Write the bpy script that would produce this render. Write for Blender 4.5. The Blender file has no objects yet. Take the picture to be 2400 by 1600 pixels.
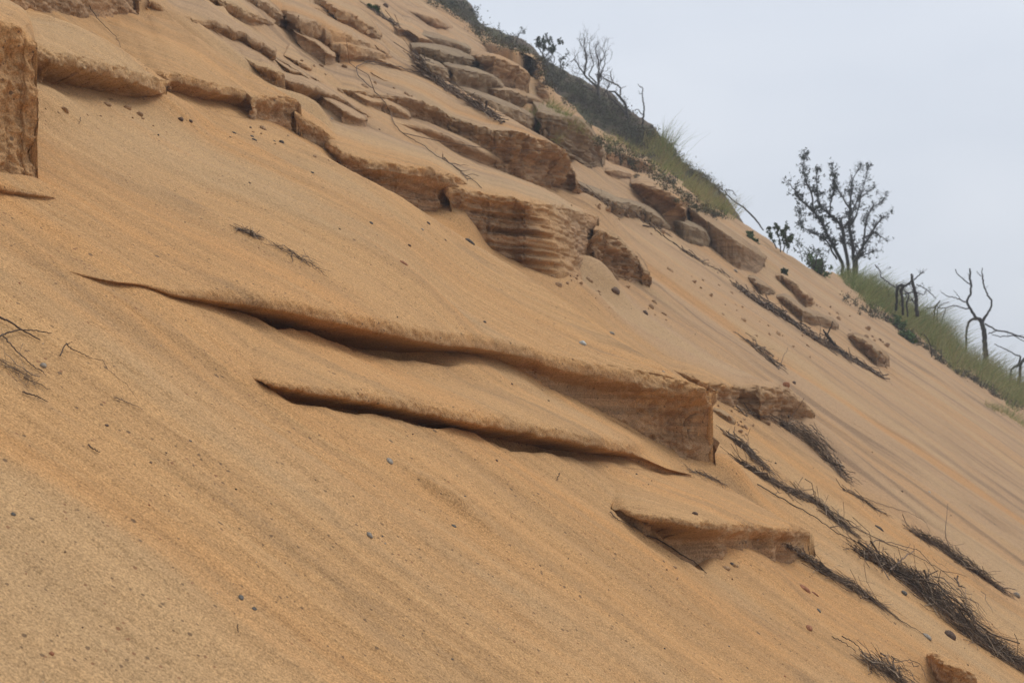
import bpy, math, random, time
import numpy as np
from mathutils import Vector, Matrix
random.seed(7)
T_START = time.time()
scene = bpy.context.scene
R = math.radians

# ------------------------------------------------------------------ camera
FPX = 3333.0                    # focal length in pixels of the 2400 px wide photograph (50 mm)
PITCH = R(3.0)
CAM = Vector((0.0, 0.0, 2.9))
cd = bpy.data.cameras.new("camera")
cd.lens = 50.0; cd.sensor_width = 36.0
cd.clip_start = 0.05; cd.clip_end = 5000
cam = bpy.data.objects.new("camera", cd)
scene.collection.objects.link(cam)
cam.location = CAM
cam.rotation_euler = (math.pi / 2 + PITCH, 0, 0)
scene.camera = cam
cd.dof.use_dof = True
cd.dof.focus_distance = 4.6
cd.dof.aperture_fstop = 9.0

# ------------------------------------------------------------------ sky, sun, exposure
SUN_EL, SUN_AZ = R(56), R(48)      # azimuth from +Y (view direction) towards +X
world = bpy.data.worlds.new("World"); scene.world = world
world.use_nodes = True
wn = world.node_tree; wl = wn.links
for n in list(wn.nodes): wn.nodes.remove(n)
wo = wn.nodes.new("ShaderNodeOutputWorld")
bg = wn.nodes.new("ShaderNodeBackground")
sky = wn.nodes.new("ShaderNodeTexSky"); sky.sky_type = 'NISHITA'; sky.sun_disc = False
sky.sun_elevation = SUN_EL; sky.sun_rotation = SUN_AZ; sky.air_density = 1.0; sky.dust_density = 3.0
# closed cloud deck over the blue sky (CIE overcast: brighter overhead than at the horizon)
tc = wn.nodes.new("ShaderNodeTexCoord")
sep = wn.nodes.new("ShaderNodeSeparateXYZ"); wl.new(tc.outputs["Generated"], sep.inputs[0])
el = wn.nodes.new("ShaderNodeMapRange"); wl.new(sep.outputs["Z"], el.inputs["Value"])
el.inputs["From Min"].default_value = 0.0; el.inputs["From Max"].default_value = 1.0
el.inputs["To Min"].default_value = 1.0; el.inputs["To Max"].default_value = 1.7
cmap = wn.nodes.new("ShaderNodeMapping"); wl.new(tc.outputs["Generated"], cmap.inputs[0])
cmap.inputs["Scale"].default_value = (2.2, 2.2, 5.5)
cn = wn.nodes.new("ShaderNodeTexNoise"); wl.new(cmap.outputs[0], cn.inputs["Vector"])
cn.inputs["Scale"].default_value = 1.3; cn.inputs["Detail"].default_value = 3; cn.inputs["Roughness"].default_value = 0.5
cr = wn.nodes.new("ShaderNodeValToRGB"); wl.new(cn.outputs["Fac"], cr.inputs[0])
cr.color_ramp.elements[0].position = 0.35; cr.color_ramp.elements[0].color = (6.0, 6.45, 7.2, 1)
cr.color_ramp.elements[1].position = 0.70; cr.color_ramp.elements[1].color = (7.0, 7.35, 7.95, 1)
mul = wn.nodes.new("ShaderNodeVectorMath"); mul.operation = 'SCALE'
dt = wn.nodes.new("ShaderNodeVectorMath"); dt.operation = 'DOT_PRODUCT'; wl.new(tc.outputs["Generated"], dt.inputs[0])
dt.inputs[1].default_value = (math.sin(SUN_AZ) * .5, math.cos(SUN_AZ), 0.25)
gl = wn.nodes.new("ShaderNodeMapRange"); wl.new(dt.outputs["Value"], gl.inputs["Value"])
gl.inputs["From Min"].default_value = -1.0; gl.inputs["From Max"].default_value = 0.55
gl.inputs["To Min"].default_value = 0.42; gl.inputs["To Max"].default_value = 1.0
gm_ = wn.nodes.new("ShaderNodeMath"); gm_.operation = 'MULTIPLY'; wl.new(el.outputs[0], gm_.inputs[0]); wl.new(gl.outputs[0], gm_.inputs[1])
wl.new(cr.outputs[0], mul.inputs[0]); wl.new(gm_.outputs[0], mul.inputs["Scale"])
mx = wn.nodes.new("ShaderNodeMix"); mx.data_type = 'RGBA'; mx.inputs[0].default_value = 0.93
wl.new(sky.outputs[0], mx.inputs[6]); wl.new(mul.outputs[0], mx.inputs[7])
wl.new(mx.outputs[2], bg.inputs[0]); bg.inputs[1].default_value = 0.10
wl.new(bg.outputs[0], wo.inputs[0])

sd = bpy.data.lights.new("sun", 'SUN'); sd.energy = 1.5; sd.angle = R(25); sd.color = (1.0, 0.95, 0.88)
sun = bpy.data.objects.new("sun", sd); scene.collection.objects.link(sun)
sdir = Vector((math.cos(SUN_EL) * math.sin(SUN_AZ), math.cos(SUN_EL) * math.cos(SUN_AZ), math.sin(SUN_EL)))
sun.rotation_euler = sdir.to_track_quat('Z', 'Y').to_euler()
sun.location = (0, 0, 30)
vs = scene.view_settings
scene.display_settings.display_device = 'sRGB'
vs.view_transform = 'Standard'; vs.look = 'None'; vs.exposure = 0.15; vs.gamma = 1.0; vs.use_curve_mapping = False

# ------------------------------------------------------------------ the slope's own frame
# The sand face is a steep plane. a = down the fall line, b = away along the face, h = out of the face.
# HC = camera height above the face; its vanishing line in the photograph fixes the normal.
HC = 1.4
SL = 0.678; CS = 1 / math.sqrt(1 + SL * SL)
NOFF = 187.0                                  # the face's vanishing line lies this far above the visible crest
ncam = Vector((SL * CS * FPX, CS * FPX, ((800 - SL * 215) * CS + NOFF))).normalized()
cX = Vector((1, 0, 0)); cY = Vector((0, -math.sin(PITCH), math.cos(PITCH))); cZ = Vector((0, -math.cos(PITCH), -math.sin(PITCH)))
def cam2w(v): return cX * v[0] + cY * v[1] + cZ * v[2]
N = cam2w(ncam).normalized()
Fw = -cZ
Bv = (Fw - N * Fw.dot(N)).normalized()
Av = Bv.cross(N).normalized()
ORG = CAM - N * HC
M = Matrix(((Av.x, Bv.x, N.x, ORG.x), (Av.y, Bv.y, N.y, ORG.y), (Av.z, Bv.z, N.z, ORG.z), (0, 0, 0, 1)))
M3 = np.array([[Av.x, Bv.x, N.x], [Av.y, Bv.y, N.y], [Av.z, Bv.z, N.z]])
MO = np.array(ORG)
UPF = np.array([Av.z, Bv.z, N.z])             # world up in the slope's frame
def ray(px, py):
    """direction of the photograph's pixel in the slope's frame"""
    d = cam2w(((px - 1200) / FPX, (800 - py) / FPX, -1.0))
    return np.array([d.dot(Av), d.dot(Bv), d.dot(N)])
def at(px, py, T=0.0):
    d = ray(px, py)
    t = (T - HC) / min(d[2], -1e-4)
    return d * t + np.array([0, 0, HC])
def towrld(P): return P @ M3.T + MO

# ------------------------------------------------------------------ noise
_rng = np.random.RandomState(11)
_perm = np.concatenate([_rng.permutation(256)] * 3).astype(np.int32)
_grad = _rng.normal(size=(256, 3)).astype(np.float32); _grad /= np.linalg.norm(_grad, axis=1)[:, None]
def perlin(x, y, z=0.0):
    x = np.asarray(x, np.float32); y = np.asarray(y, np.float32); z = np.asarray(z, np.float32) + np.zeros_like(x)
    xi = np.floor(x).astype(np.int32); yi = np.floor(y).astype(np.int32); zi = np.floor(z).astype(np.int32)
    xf = x - xi; yf = y - yi; zf = z - zi
    u = xf * xf * xf * (xf * (xf * 6 - 15) + 10); v = yf * yf * yf * (yf * (yf * 6 - 15) + 10); w = zf * zf * zf * (zf * (zf * 6 - 15) + 10)
    out = np.zeros_like(x)
    for dx in (0, 1):
        wx = u if dx else 1 - u
        for dy in (0, 1):
            wy = v if dy else 1 - v
            for dz in (0, 1):
                wz = w if dz else 1 - w
                g = _grad[_perm[_perm[_perm[(xi + dx) & 255] + ((yi + dy) & 255)] + ((zi + dz) & 255)]]
                out += wx * wy * wz * (g[..., 0] * (xf - dx) + g[..., 1] * (yf - dy) + g[..., 2] * (zf - dz))
    return out
def fbm(x, y, z=0.0, o=4, g=0.5):
    s = 0.0; a = 1.0; f = 1.0
    for i in range(o):
        s = s + a * perlin(x * f + 17.3 * i, y * f - 9.1 * i, np.asarray(z) * f + 3.7 * i); a *= g; f *= 2.03
    return s
def sstep(a, b, x):
    t = np.clip((x - a) / (b - a), 0, 1); return t * t * (3 - 2 * t)

# ------------------------------------------------------------------ mesh helpers
def mesh_np(name, V, F, mat=None, smooth=True, attrs=None, matrix=None, parent=None, link=True):
    """V (n,3), F (m,k) uniform face size"""
    V = np.ascontiguousarray(V, np.float32); F = np.ascontiguousarray(F, np.int32)
    me = bpy.data.meshes.new(name)
    me.vertices.add(len(V)); me.vertices.foreach_set("co", V.ravel())
    k = F.shape[1]
    me.loops.add(F.size); me.loops.foreach_set("vertex_index", F.ravel())
    me.polygons.add(len(F))
    me.polygons.foreach_set("loop_start", np.arange(0, F.size, k, dtype=np.int32))
    me.polygons.foreach_set("loop_total", np.full(len(F), k, np.int32))
    me.polygons.foreach_set("use_smooth", np.full(len(F), smooth, bool))
    for an, av in (attrs or {}).items():
        at_ = me.attributes.new(an, 'FLOAT', 'POINT'); at_.data.foreach_set("value", np.ascontiguousarray(av, np.float32).ravel())
    me.update(calc_edges=True); me.validate()
    if mat: me.materials.append(mat)
    o = bpy.data.objects.new(name, me)
    if link: scene.collection.objects.link(o)
    if matrix is not None: o.matrix_world = matrix
    if parent: o.parent = parent
    return o
def grid_faces(nr, nc):
    i = np.arange(nr * nc).reshape(nr, nc)
    return np.stack([i[:-1, :-1], i[:-1, 1:], i[1:, 1:], i[1:, :-1]], -1).reshape(-1, 4)

# ------------------------------------------------------------------ node helpers
def newmat(name, rough=0.9):
    m = bpy.data.materials.new(name); m.use_nodes = True
    nt = m.node_tree; b = nt.nodes["Principled BSDF"]
    b.inputs["Roughness"].default_value = rough
    if "Specular IOR Level" in b.inputs: b.inputs["Specular IOR Level"].default_value = 0.15
    return m, nt, b
class NT:
    def __init__(s, nt): s.nt = nt; s.L = nt.links
    def n(s, t, **kw):
        x = s.nt.nodes.new(t)
        for k, v in kw.items():
            if hasattr(x, k): setattr(x, k, v)
            else: x.inputs[k].default_value = v
        return x
    def noise(s, vec, sc, scale=1.0, detail=3, rough=0.5, dist=0.0, loc=(0, 0, 0)):
        mp = s.n("ShaderNodeMapping"); mp.inputs["Scale"].default_value = sc; mp.inputs["Location"].default_value = loc
        s.L.new(vec, mp.inputs[0])
        x = s.n("ShaderNodeTexNoise"); x.inputs["Scale"].default_value = scale; x.inputs["Detail"].default_value = detail
        x.inputs["Roughness"].default_value = rough; x.inputs["Distortion"].default_value = dist
        s.L.new(mp.outputs[0], x.inputs["Vector"]); return x.outputs["Fac"]
    def rng(s, v, a, b, c=0.0, d=1.0, smooth=True):
        x = s.n("ShaderNodeMapRange"); x.interpolation_type = 'SMOOTHSTEP' if smooth else 'LINEAR'
        s.L.new(v, x.inputs["Value"])
        x.inputs["From Min"].default_value = a; x.inputs["From Max"].default_value = b
        x.inputs["To Min"].default_value = c; x.inputs["To Max"].default_value = d
        return x.outputs[0]
    def math(s, op, a, b=None):
        x = s.n("ShaderNodeMath"); x.operation = op
        for i, v in enumerate((a, b)):
            if v is None: continue
            if isinstance(v, (int, float)): x.inputs[i].default_value = v
            else: s.L.new(v, x.inputs[i])
        return x.outputs[0]
    def mix(s, f, a, b, blend='MIX'):
        x = s.n("ShaderNodeMix"); x.data_type = 'RGBA'; x.blend_type = blend
        for i, v in ((0, f), (6, a), (7, b)):
            if isinstance(v, (int, float)): x.inputs[i].default_value = v
            elif isinstance(v, tuple): x.inputs[i].default_value = (*v, 1)
            else: s.L.new(v, x.inputs[i])
        return x.outputs[2]
    def bump(s, h, strength, dist, prev=None):
        x = s.n("ShaderNodeBump"); x.inputs["Strength"].default_value = strength; x.inputs["Distance"].default_value = dist
        s.L.new(h, x.inputs["Height"])
        if prev is not None: s.L.new(prev, x.inputs["Normal"])
        return x.outputs[0]

def sand_material():
    m, nt, bs = newmat("sand", 0.95); q = NT(nt)
    tcn = q.n("ShaderNodeTexCoord"); P = tcn.outputs["Object"]
    face = q.n("ShaderNodeAttribute", attribute_name="face").outputs["Fac"]
    tint = q.n("ShaderNodeAttribute", attribute_name="tint").outputs["Fac"]
    geo = q.n("ShaderNodeNewGeometry"); W = geo.outputs["Position"]
    # warped streak coordinate
    wn_ = q.n("ShaderNodeTexNoise"); wn_.inputs["Scale"].default_value = 0.42; wn_.inputs["Detail"].default_value = 2
    q.L.new(P, wn_.inputs["Vector"])
    wv = q.n("ShaderNodeVectorMath", operation='MULTIPLY_ADD')
    q.L.new(wn_.outputs["Color"], wv.inputs[0]); wv.inputs[1].default_value = (0.0, 0.95, 0.0); q.L.new(P, wv.inputs[2])
    WP = wv.outputs[0]
    sx = q.n("ShaderNodeSeparateXYZ"); q.L.new(WP, sx.inputs[0]); b = sx.outputs["Y"]
    s1 = q.noise(WP, (0.16, 1.5, 0.3), 1.0, 4, 0.55)
    s2 = q.noise(WP, (0.5, 7.0, 0.5), 1.0, 4, 0.6, loc=(3, 1, 0))
    s3 = q.noise(WP, (1.6, 26.0, 1.0), 1.0, 3, 0.6, loc=(1, 7, 0))
    beige = (0.490, 0.282, 0.122); orange = (0.505, 0.268, 0.105)
    col = q.mix(q.rng(s1, 0.42, 0.62), beige, orange)
    col = q.mix(q.rng(s2, 0.38, 0.66, 0, 0.8), col, (0.385, 0.224, 0.100))
    col = q.mix(q.rng(s3, 0.5, 0.8, 0, 0.45), col, (0.530, 0.335, 0.155))
    # pale wash at the nearest sand
    nearw = q.rng(b, 1.9, 3.0, 0.55, 0.0)
    col = q.mix(nearw, col, (0.47, 0.33, 0.18))
    # far bands: pinkish, speckled runs and one orange run
    pk = q.math('MULTIPLY', q.rng(b, 8.3, 9.6), q.rng(q.noise(WP, (0.08, 1.0, 0.1), 1.0, 3, 0.6, loc=(9, 2, 0)), 0.42, 0.56, 0.5, 0.9))
    col = q.mix(pk, col, (0.40, 0.258, 0.145))
    dk = q.math('MULTIPLY', q.rng(b, 8.0, 9.5), q.rng(q.noise(WP, (0.35, 3.2, 0.3), 1.0, 5, 0.65, loc=(5, 5, 0)), 0.5, 0.64, 0, 0.7))
    col = q.mix(dk, col, (0.22, 0.14, 0.083))
    ob = q.math('MULTIPLY', q.rng(b, 11.9, 12.1), q.rng(b, 12.6, 12.3))
    ob = q.math('MULTIPLY', ob, q.rng(q.noise(WP, (0.3, 1.5, 0.3), 1.0, 3), 0.33, 0.5))
    col = q.mix(q.math('MULTIPLY', ob, 0.6), col, (0.46, 0.235, 0.085))
    # darker damp patches
    pt = q.noise(WP, (0.9, 3.2, 1.0), 1.0, 4, 0.6, loc=(2, 8, 0))
    col = q.mix(q.rng(pt, 0.54, 0.70, 0, 0.5), col, (0.235, 0.152, 0.082))
    pt2 = q.noise(WP, (0.35, 0.9, 1.0), 1.0, 3, 0.55, loc=(12, 8, 0))
    col = q.mix(q.rng(pt2, 0.50, 0.64, 0, 0.55), col, (0.455, 0.300, 0.155))
    # exposed bedding on faces
    sw = q.n("ShaderNodeSeparateXYZ"); q.L.new(W, sw.inputs[0])
    lay = q.noise(W, (0.7, 0.7, 26.0), 1.0, 4, 0.65, dist=0.25)
    lay2 = q.noise(W, (1.5, 1.5, 90.0), 1.0, 3, 0.6)
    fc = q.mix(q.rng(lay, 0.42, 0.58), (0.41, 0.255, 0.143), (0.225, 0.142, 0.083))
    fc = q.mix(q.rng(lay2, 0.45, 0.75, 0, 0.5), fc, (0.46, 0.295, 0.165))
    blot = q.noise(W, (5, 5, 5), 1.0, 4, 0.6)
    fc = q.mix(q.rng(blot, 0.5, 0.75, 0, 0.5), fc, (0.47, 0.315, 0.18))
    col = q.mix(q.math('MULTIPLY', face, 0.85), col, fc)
    # grey-green cemented sandstone
    gs = q.mix(q.rng(blot, 0.4, 0.65), (0.265, 0.205, 0.13), (0.165, 0.125, 0.08))
    gs = q.mix(q.rng(lay, 0.45, 0.6, 0, 0.5), gs, (0.115, 0.088, 0.058))
    col = q.mix(tint, col, gs)
    # grains
    g1 = q.noise(P, (1, 1, 1), 520.0, 2, 0.6)
    g2 = q.noise(P, (1, 1, 1), 190.0, 2, 0.7)
    g3 = q.noise(P, (1, 2.2, 1), 70.0, 3, 0.6)
    gm = q.math('ADD', q.math('MULTIPLY', g1, 0.36), q.math('ADD', q.math('MULTIPLY', g2, 0.47), q.math('MULTIPLY', g3, 0.17)))
    gr = q.rng(gm, 0.38, 0.62, 0.50, 1.46, smooth=False)
    gg = q.n("ShaderNodeVectorMath", operation='SCALE'); q.L.new(col, gg.inputs[0]); q.L.new(gr, gg.inputs["Scale"])
    col = gg.outputs[0]
    # dark heavy grains and red grit
    vo = q.n("ShaderNodeTexVoronoi"); vo.inputs["Scale"].default_value = 75.0; q.L.new(P, vo.inputs["Vector"])
    sepc = q.n("ShaderNodeSeparateColor"); q.L.new(vo.outputs["Color"], sepc.inputs[0])
    cl = q.noise(WP, (0.8, 4.0, 1.0), 1.0, 4, 0.6, loc=(0, 3, 3))
    thr = q.rng(cl, 0.40, 0.70, 0.975, 0.80)
    pick = q.math('GREATER_THAN', sepc.outputs[0], thr)
    rad = q.rng(sepc.outputs[1], 0, 1, 0.14, 0.42, smooth=False)
    dot = q.math('LESS_THAN', vo.outputs["Distance"], rad)
    sp = q.math('MULTIPLY', q.math('MULTIPLY', pick, dot), 0.75)
    spc = q.mix(q.math('GREATER_THAN', sepc.outputs[2], 0.7), (0.115, 0.07, 0.042), (0.22, 0.10, 0.05))
    col = q.mix(sp, col, spc)
    vo2 = q.n("ShaderNodeTexVoronoi"); vo2.inputs["Scale"].default_value = 22.0; q.L.new(P, vo2.inputs["Vector"])
    sep2 = q.n("ShaderNodeSeparateColor"); q.L.new(vo2.outputs["Color"], sep2.inputs[0])
    pick2 = q.math('MULTIPLY', q.math('GREATER_THAN', sep2.outputs[0], 0.93), q.math('LESS_THAN', vo2.outputs["Distance"], q.rng(sep2.outputs[1], 0, 1, 0.06, 0.2, smooth=False)))
    col = q.mix(q.math('MULTIPLY', pick2, 0.75), col, (0.11, 0.07, 0.045))
    q.L.new(col, bs.inputs["Base Color"])
    # relief
    r1 = q.noise(WP, (1.0, 9.0, 1.0), 1.0, 5, 0.62, loc=(4, 4, 0))
    nb = q.bump(r1, 0.55, 0.025)
    nb = q.bump(q.noise(P, (9, 13, 9), 1.0, 5, 0.68), 0.4, 0.012, nb)
    nb = q.bump(gm, 0.6, 0.004, nb)
    q.L.new(nb, bs.inputs["Normal"])
    return m
MAT_SAND = sand_material()

# ------------------------------------------------------------------ the sand slope (base sheet)
def pline(pts, x, i=0, j=1):
    a = np.array(pts, float); return np.interp(x, a[:, i], a[:, j])
CREST = [(700, -240), (900, -75), (985, -8), (1110, 66), (1180, 104), (1245, 128), (1262, 200), (1300, 215), (1375, 285), (1480, 345), (1560, 398), (1700, 496), (1760, 533), (1830, 588), (1900, 628), (1990, 650), (2060, 700), (2110, 738), (2200, 796), (2300, 860), (2400, 922), (2600, 1060)]
cr_ab = np.array([at(x, y, 0.0)[:2] for x, y in CREST])
cr_al = cr_ab[:, 0] / cr_ab[:, 1]
_o = np.argsort(cr_al)
def crest_b(al): return np.interp(al, cr_al[_o], cr_ab[_o, 1])
CARVES = [  # near edge of a hollow: pixels, depth, length over which it comes back up
 ([(1425, 1190), (1490, 1240), (1570, 1292), (1655, 1344)], 0.20, 0.62, 0.05),
 ([(1262, 896), (1340, 925), (1429, 965), (1520, 1008), (1599, 1052), (1680, 1098)], 0.18, 0.8, 0.05),
 ([(480, 708), (560, 728), (650, 768), (720, 772), (800, 800), (880, 840), (940, 846), (1020, 852), (1120, 862)], 0.10, 0.8, 0.09),
 ([(600, 906), (680, 952), (800, 972), (870, 976), (960, 994), (1020, 1010), (1060, 1004), (1110, 1012), (1200, 1056), (1300, 1066), (1420, 1082), (1500, 1084)], 0.075, 0.6, 0.07)]
CV = []
for pts_, dep_, len_, wd_ in CARVES:
    _r = []
    for i_ in range(len(pts_) - 1):
        for u_ in np.linspace(0, 1, 12, endpoint=(i_ == len(pts_) - 2)):
            _p = at(pts_[i_][0] * (1 - u_) + pts_[i_ + 1][0] * u_, pts_[i_][1] * (1 - u_) + pts_[i_ + 1][1] * u_, 0.0); _r.append((_p[0] / _p[1], _p[1]))
    _r = np.array(_r); CV.append((_r[np.argsort(_r[:, 0])], dep_, len_, wd_))
def carve(a, b):
    h = 0; al = a / b
    for r_, dep_, len_, wd_ in CV:
        d_ = b - np.interp(al, r_[:, 0], r_[:, 1]); w_ = r_[-1, 0] - r_[0, 0]
        m_ = sstep(r_[0, 0], r_[0, 0] + .15 * w_, al) * sstep(r_[-1, 0], r_[-1, 0] - .3 * w_, al)
        h = h - dep_ * m_ * sstep(0, wd_, d_) * sstep(len_, wd_, d_)
    return h
RL = []
for pts_, dep_, wd_ in [([(330, 236), (430, 300), (510, 342), (620, 408), (800, 520), (940, 620), (1040, 692), (1150, 760), (1260, 822)],   .045, .05),
                        ([(1120, 575), (1300, 690), (1500, 830), (1590, 880)], .0, .05),
                        ([(1010, 700), (1150, 850), (1300, 1000), (1420, 1090)], .0, .1)]:
    _r = []
    for i_ in range(len(pts_) - 1):
        for u_ in np.linspace(0, 1, 8, endpoint=(i_ == len(pts_) - 2)):
            _p = at(pts_[i_][0] * (1 - u_) + pts_[i_ + 1][0] * u_, pts_[i_][1] * (1 - u_) + pts_[i_ + 1][1] * u_, 0.12); _r.append((_p[0] / _p[1], _p[1]))
    _r = np.array(_r); RL.append((_r[np.argsort(_r[:, 0])], dep_, wd_))
def relief(a, b):
    h = 0; al = a / np.maximum(b, .1)
    for r_, dep_, wd_ in RL:
        if dep_ == 0: continue
        w_ = r_[-1, 0] - r_[0, 0]; d_ = b - np.interp(al, r_[:, 0], r_[:, 1]) + .02 * perlin(a * 3, b * 3)
        m_ = sstep(r_[0, 0] - .05 * w_, r_[0, 0] + .2 * w_, al) * sstep(r_[-1, 0], r_[-1, 0] - .3 * w_, al)
        h = h - dep_ * m_ * (sstep(-.02, wd_, d_) - .0) * sstep(1.2, .1, d_) + dep_ * .5 * m_ * sstep(-.5, 0, d_) * sstep(.05, 0, d_)
    return h
TALUS = [(1060, 536, .12, .16, .22), (1392, 650, .13, .22, .26), (1330, 676, .09, .35, .35), (1246, 236, .30, .5, .8), (1268, 300, .2, .5, .7), (92, 236, .05, .14, .22),
         (1692, 1098, .09, .18, .22), (1610, 470, .12, .4, .5), (1790, 620, .1, .5, .5), (1530, 676, .06, .3, .3), (700, 262, .05, .2, .3), (402, 250, .05, .15, .2),
         (1380, 500, .12, .3, .4), (1100, 300, .06, .4, .6), (930, 300, .05, .4, .5), (600, 160, .04, .3, .4), (1500, 1330, .0, .2, .2), (1780, 1322, .04, .25, .2), (1900, 1010, .06, .3, .3)]
_rt = random.Random(9)
for _i in range(40):
    _x = _rt.uniform(380, 1250); _y = .5 * (_x - 300) + _rt.uniform(-120, 190)
    if _y > .678 * (_x - 985) + 90 and _y < 560: TALUS.append((_x, _y, _rt.uniform(.01, .05), _rt.uniform(.12, .5), _rt.uniform(.12, .4)))
TP_ = [(at(x_, y_, 0.0), H_, ra_, rb_) for x_, y_, H_, ra_, rb_ in TALUS if H_ > 0]
def base_h(a, b, cv=True):
    h = 0.05 * fbm(a * 0.35, b * 0.6, 1.0, 3) * sstep(1, 6, b)
    h = h + 0.016 * fbm(a * 0.8, b * 4.0, 2.0, 3) * sstep(1.5, 5, b)
    h = h + 0.009 * fbm(a * 1.3 + .5 * perlin(a, b, 2.2), b * 11.0 + 1.5 * perlin(a * .9, b * .9, 8.8), 4.0, 3)
    h = h + 0.0025 * fbm(a * 22, b * 30.0, 5.0, 2)
    # ragged bedded relief in the far, upper part of the face
    far = sstep(11, 15, b) * sstep(0.16, -0.02, a / b)
    rz = (a * UPF[0] + b * UPF[1])
    h = h + far * 0.10 * np.abs(fbm(a * 0.5, b * 0.9, rz * 1.2, 4))
    if cv: h = h + carve(a, b)
    for p_, H_, ra_, rb_ in (TP_ if cv else []):
        q_ = ((a - p_[0]) / ra_) ** 2 + ((b - p_[1]) / rb_) ** 2
        k_ = q_ < 7
        if not np.any(k_): continue
        h[k_] += H_ * np.exp(-q_[k_]) * (1 + .25 * perlin(a[k_] * 6, b[k_] * 6, 2.0))
    p_ = at(1045, 1180); da_, db_ = a - p_[0], b - p_[1] + .12 * (a - p_[0])
    h = h + .028 * np.exp(-(da_ / .15) ** 2) * sstep(-.03, .02, db_ + .02 * perlin(a * 14, b * 14, 1.0)) * np.exp(-np.maximum(db_, 0) / .16) * (1 + .6 * perlin(a * 25, b * 25, 3.0))
    bc = crest_b(a / b)
    over = np.maximum(b - bc, 0)
    h = h - over * 0.45 * np.minimum(over / 0.8, 1.0)
    return h
def build_base(NR=1150, NC=1750):
    q = np.linspace(1 / 0.9, 1 / 46.0, NR)[:, None]
    al = np.concatenate([np.linspace(-3.2, -0.72, 60)[:-1], np.linspace(-0.72, 0.72, NC), np.linspace(0.72, 2.6, 60)[1:]])[None, :]
    b = 1 / q + 0 * al; a = al * b
    h = base_h(a, b)
    V = np.stack([a, b, h], -1).reshape(-1, 3)
    z = np.zeros(len(V))
    o = mesh_np("sand_slope", V, grid_faces(NR, al.shape[1]), MAT_SAND, attrs={"face": z, "tint": z}, matrix=M)
    o["kind"] = "structure"
    return o
base = build_base()

# ------------------------------------------------------------------ ledges: hardened beds that stand out of the slope
def resample(P, n, closed=False):
    P = np.array(P, float)
    d = np.concatenate([[0], np.cumsum(np.linalg.norm(np.diff(P[:, :2], axis=0), axis=1))])
    # Catmull-Rom through the points
    t = np.linspace(0, d[-1], n)
    idx = np.clip(np.searchsorted(d, t, side='right') - 1, 0, len(P) - 2)
    out = np.zeros((n, P.shape[1]))
    Pm = np.vstack([2 * P[0] - P[1], P, 2 * P[-1] - P[-2]])
    for k in range(n):
        i = idx[k]; L = d[i + 1] - d[i] + 1e-9; u = (t[k] - d[i]) / L
        p0, p1, p2, p3 = Pm[i], Pm[i + 1], Pm[i + 2], Pm[i + 3]
        # reduced tension keeps corners
        m1 = (p2 - p0) * 0.28; m2 = (p3 - p1) * 0.28
        out[k] = (2*u**3 - 3*u**2 + 1) * p1 + (u**3 - 2*u**2 + u) * m1 + (-2*u**3 + 3*u**2) * p2 + (u**3 - u**2) * m2
    return out, d[-1]
LEDGES = []
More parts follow.
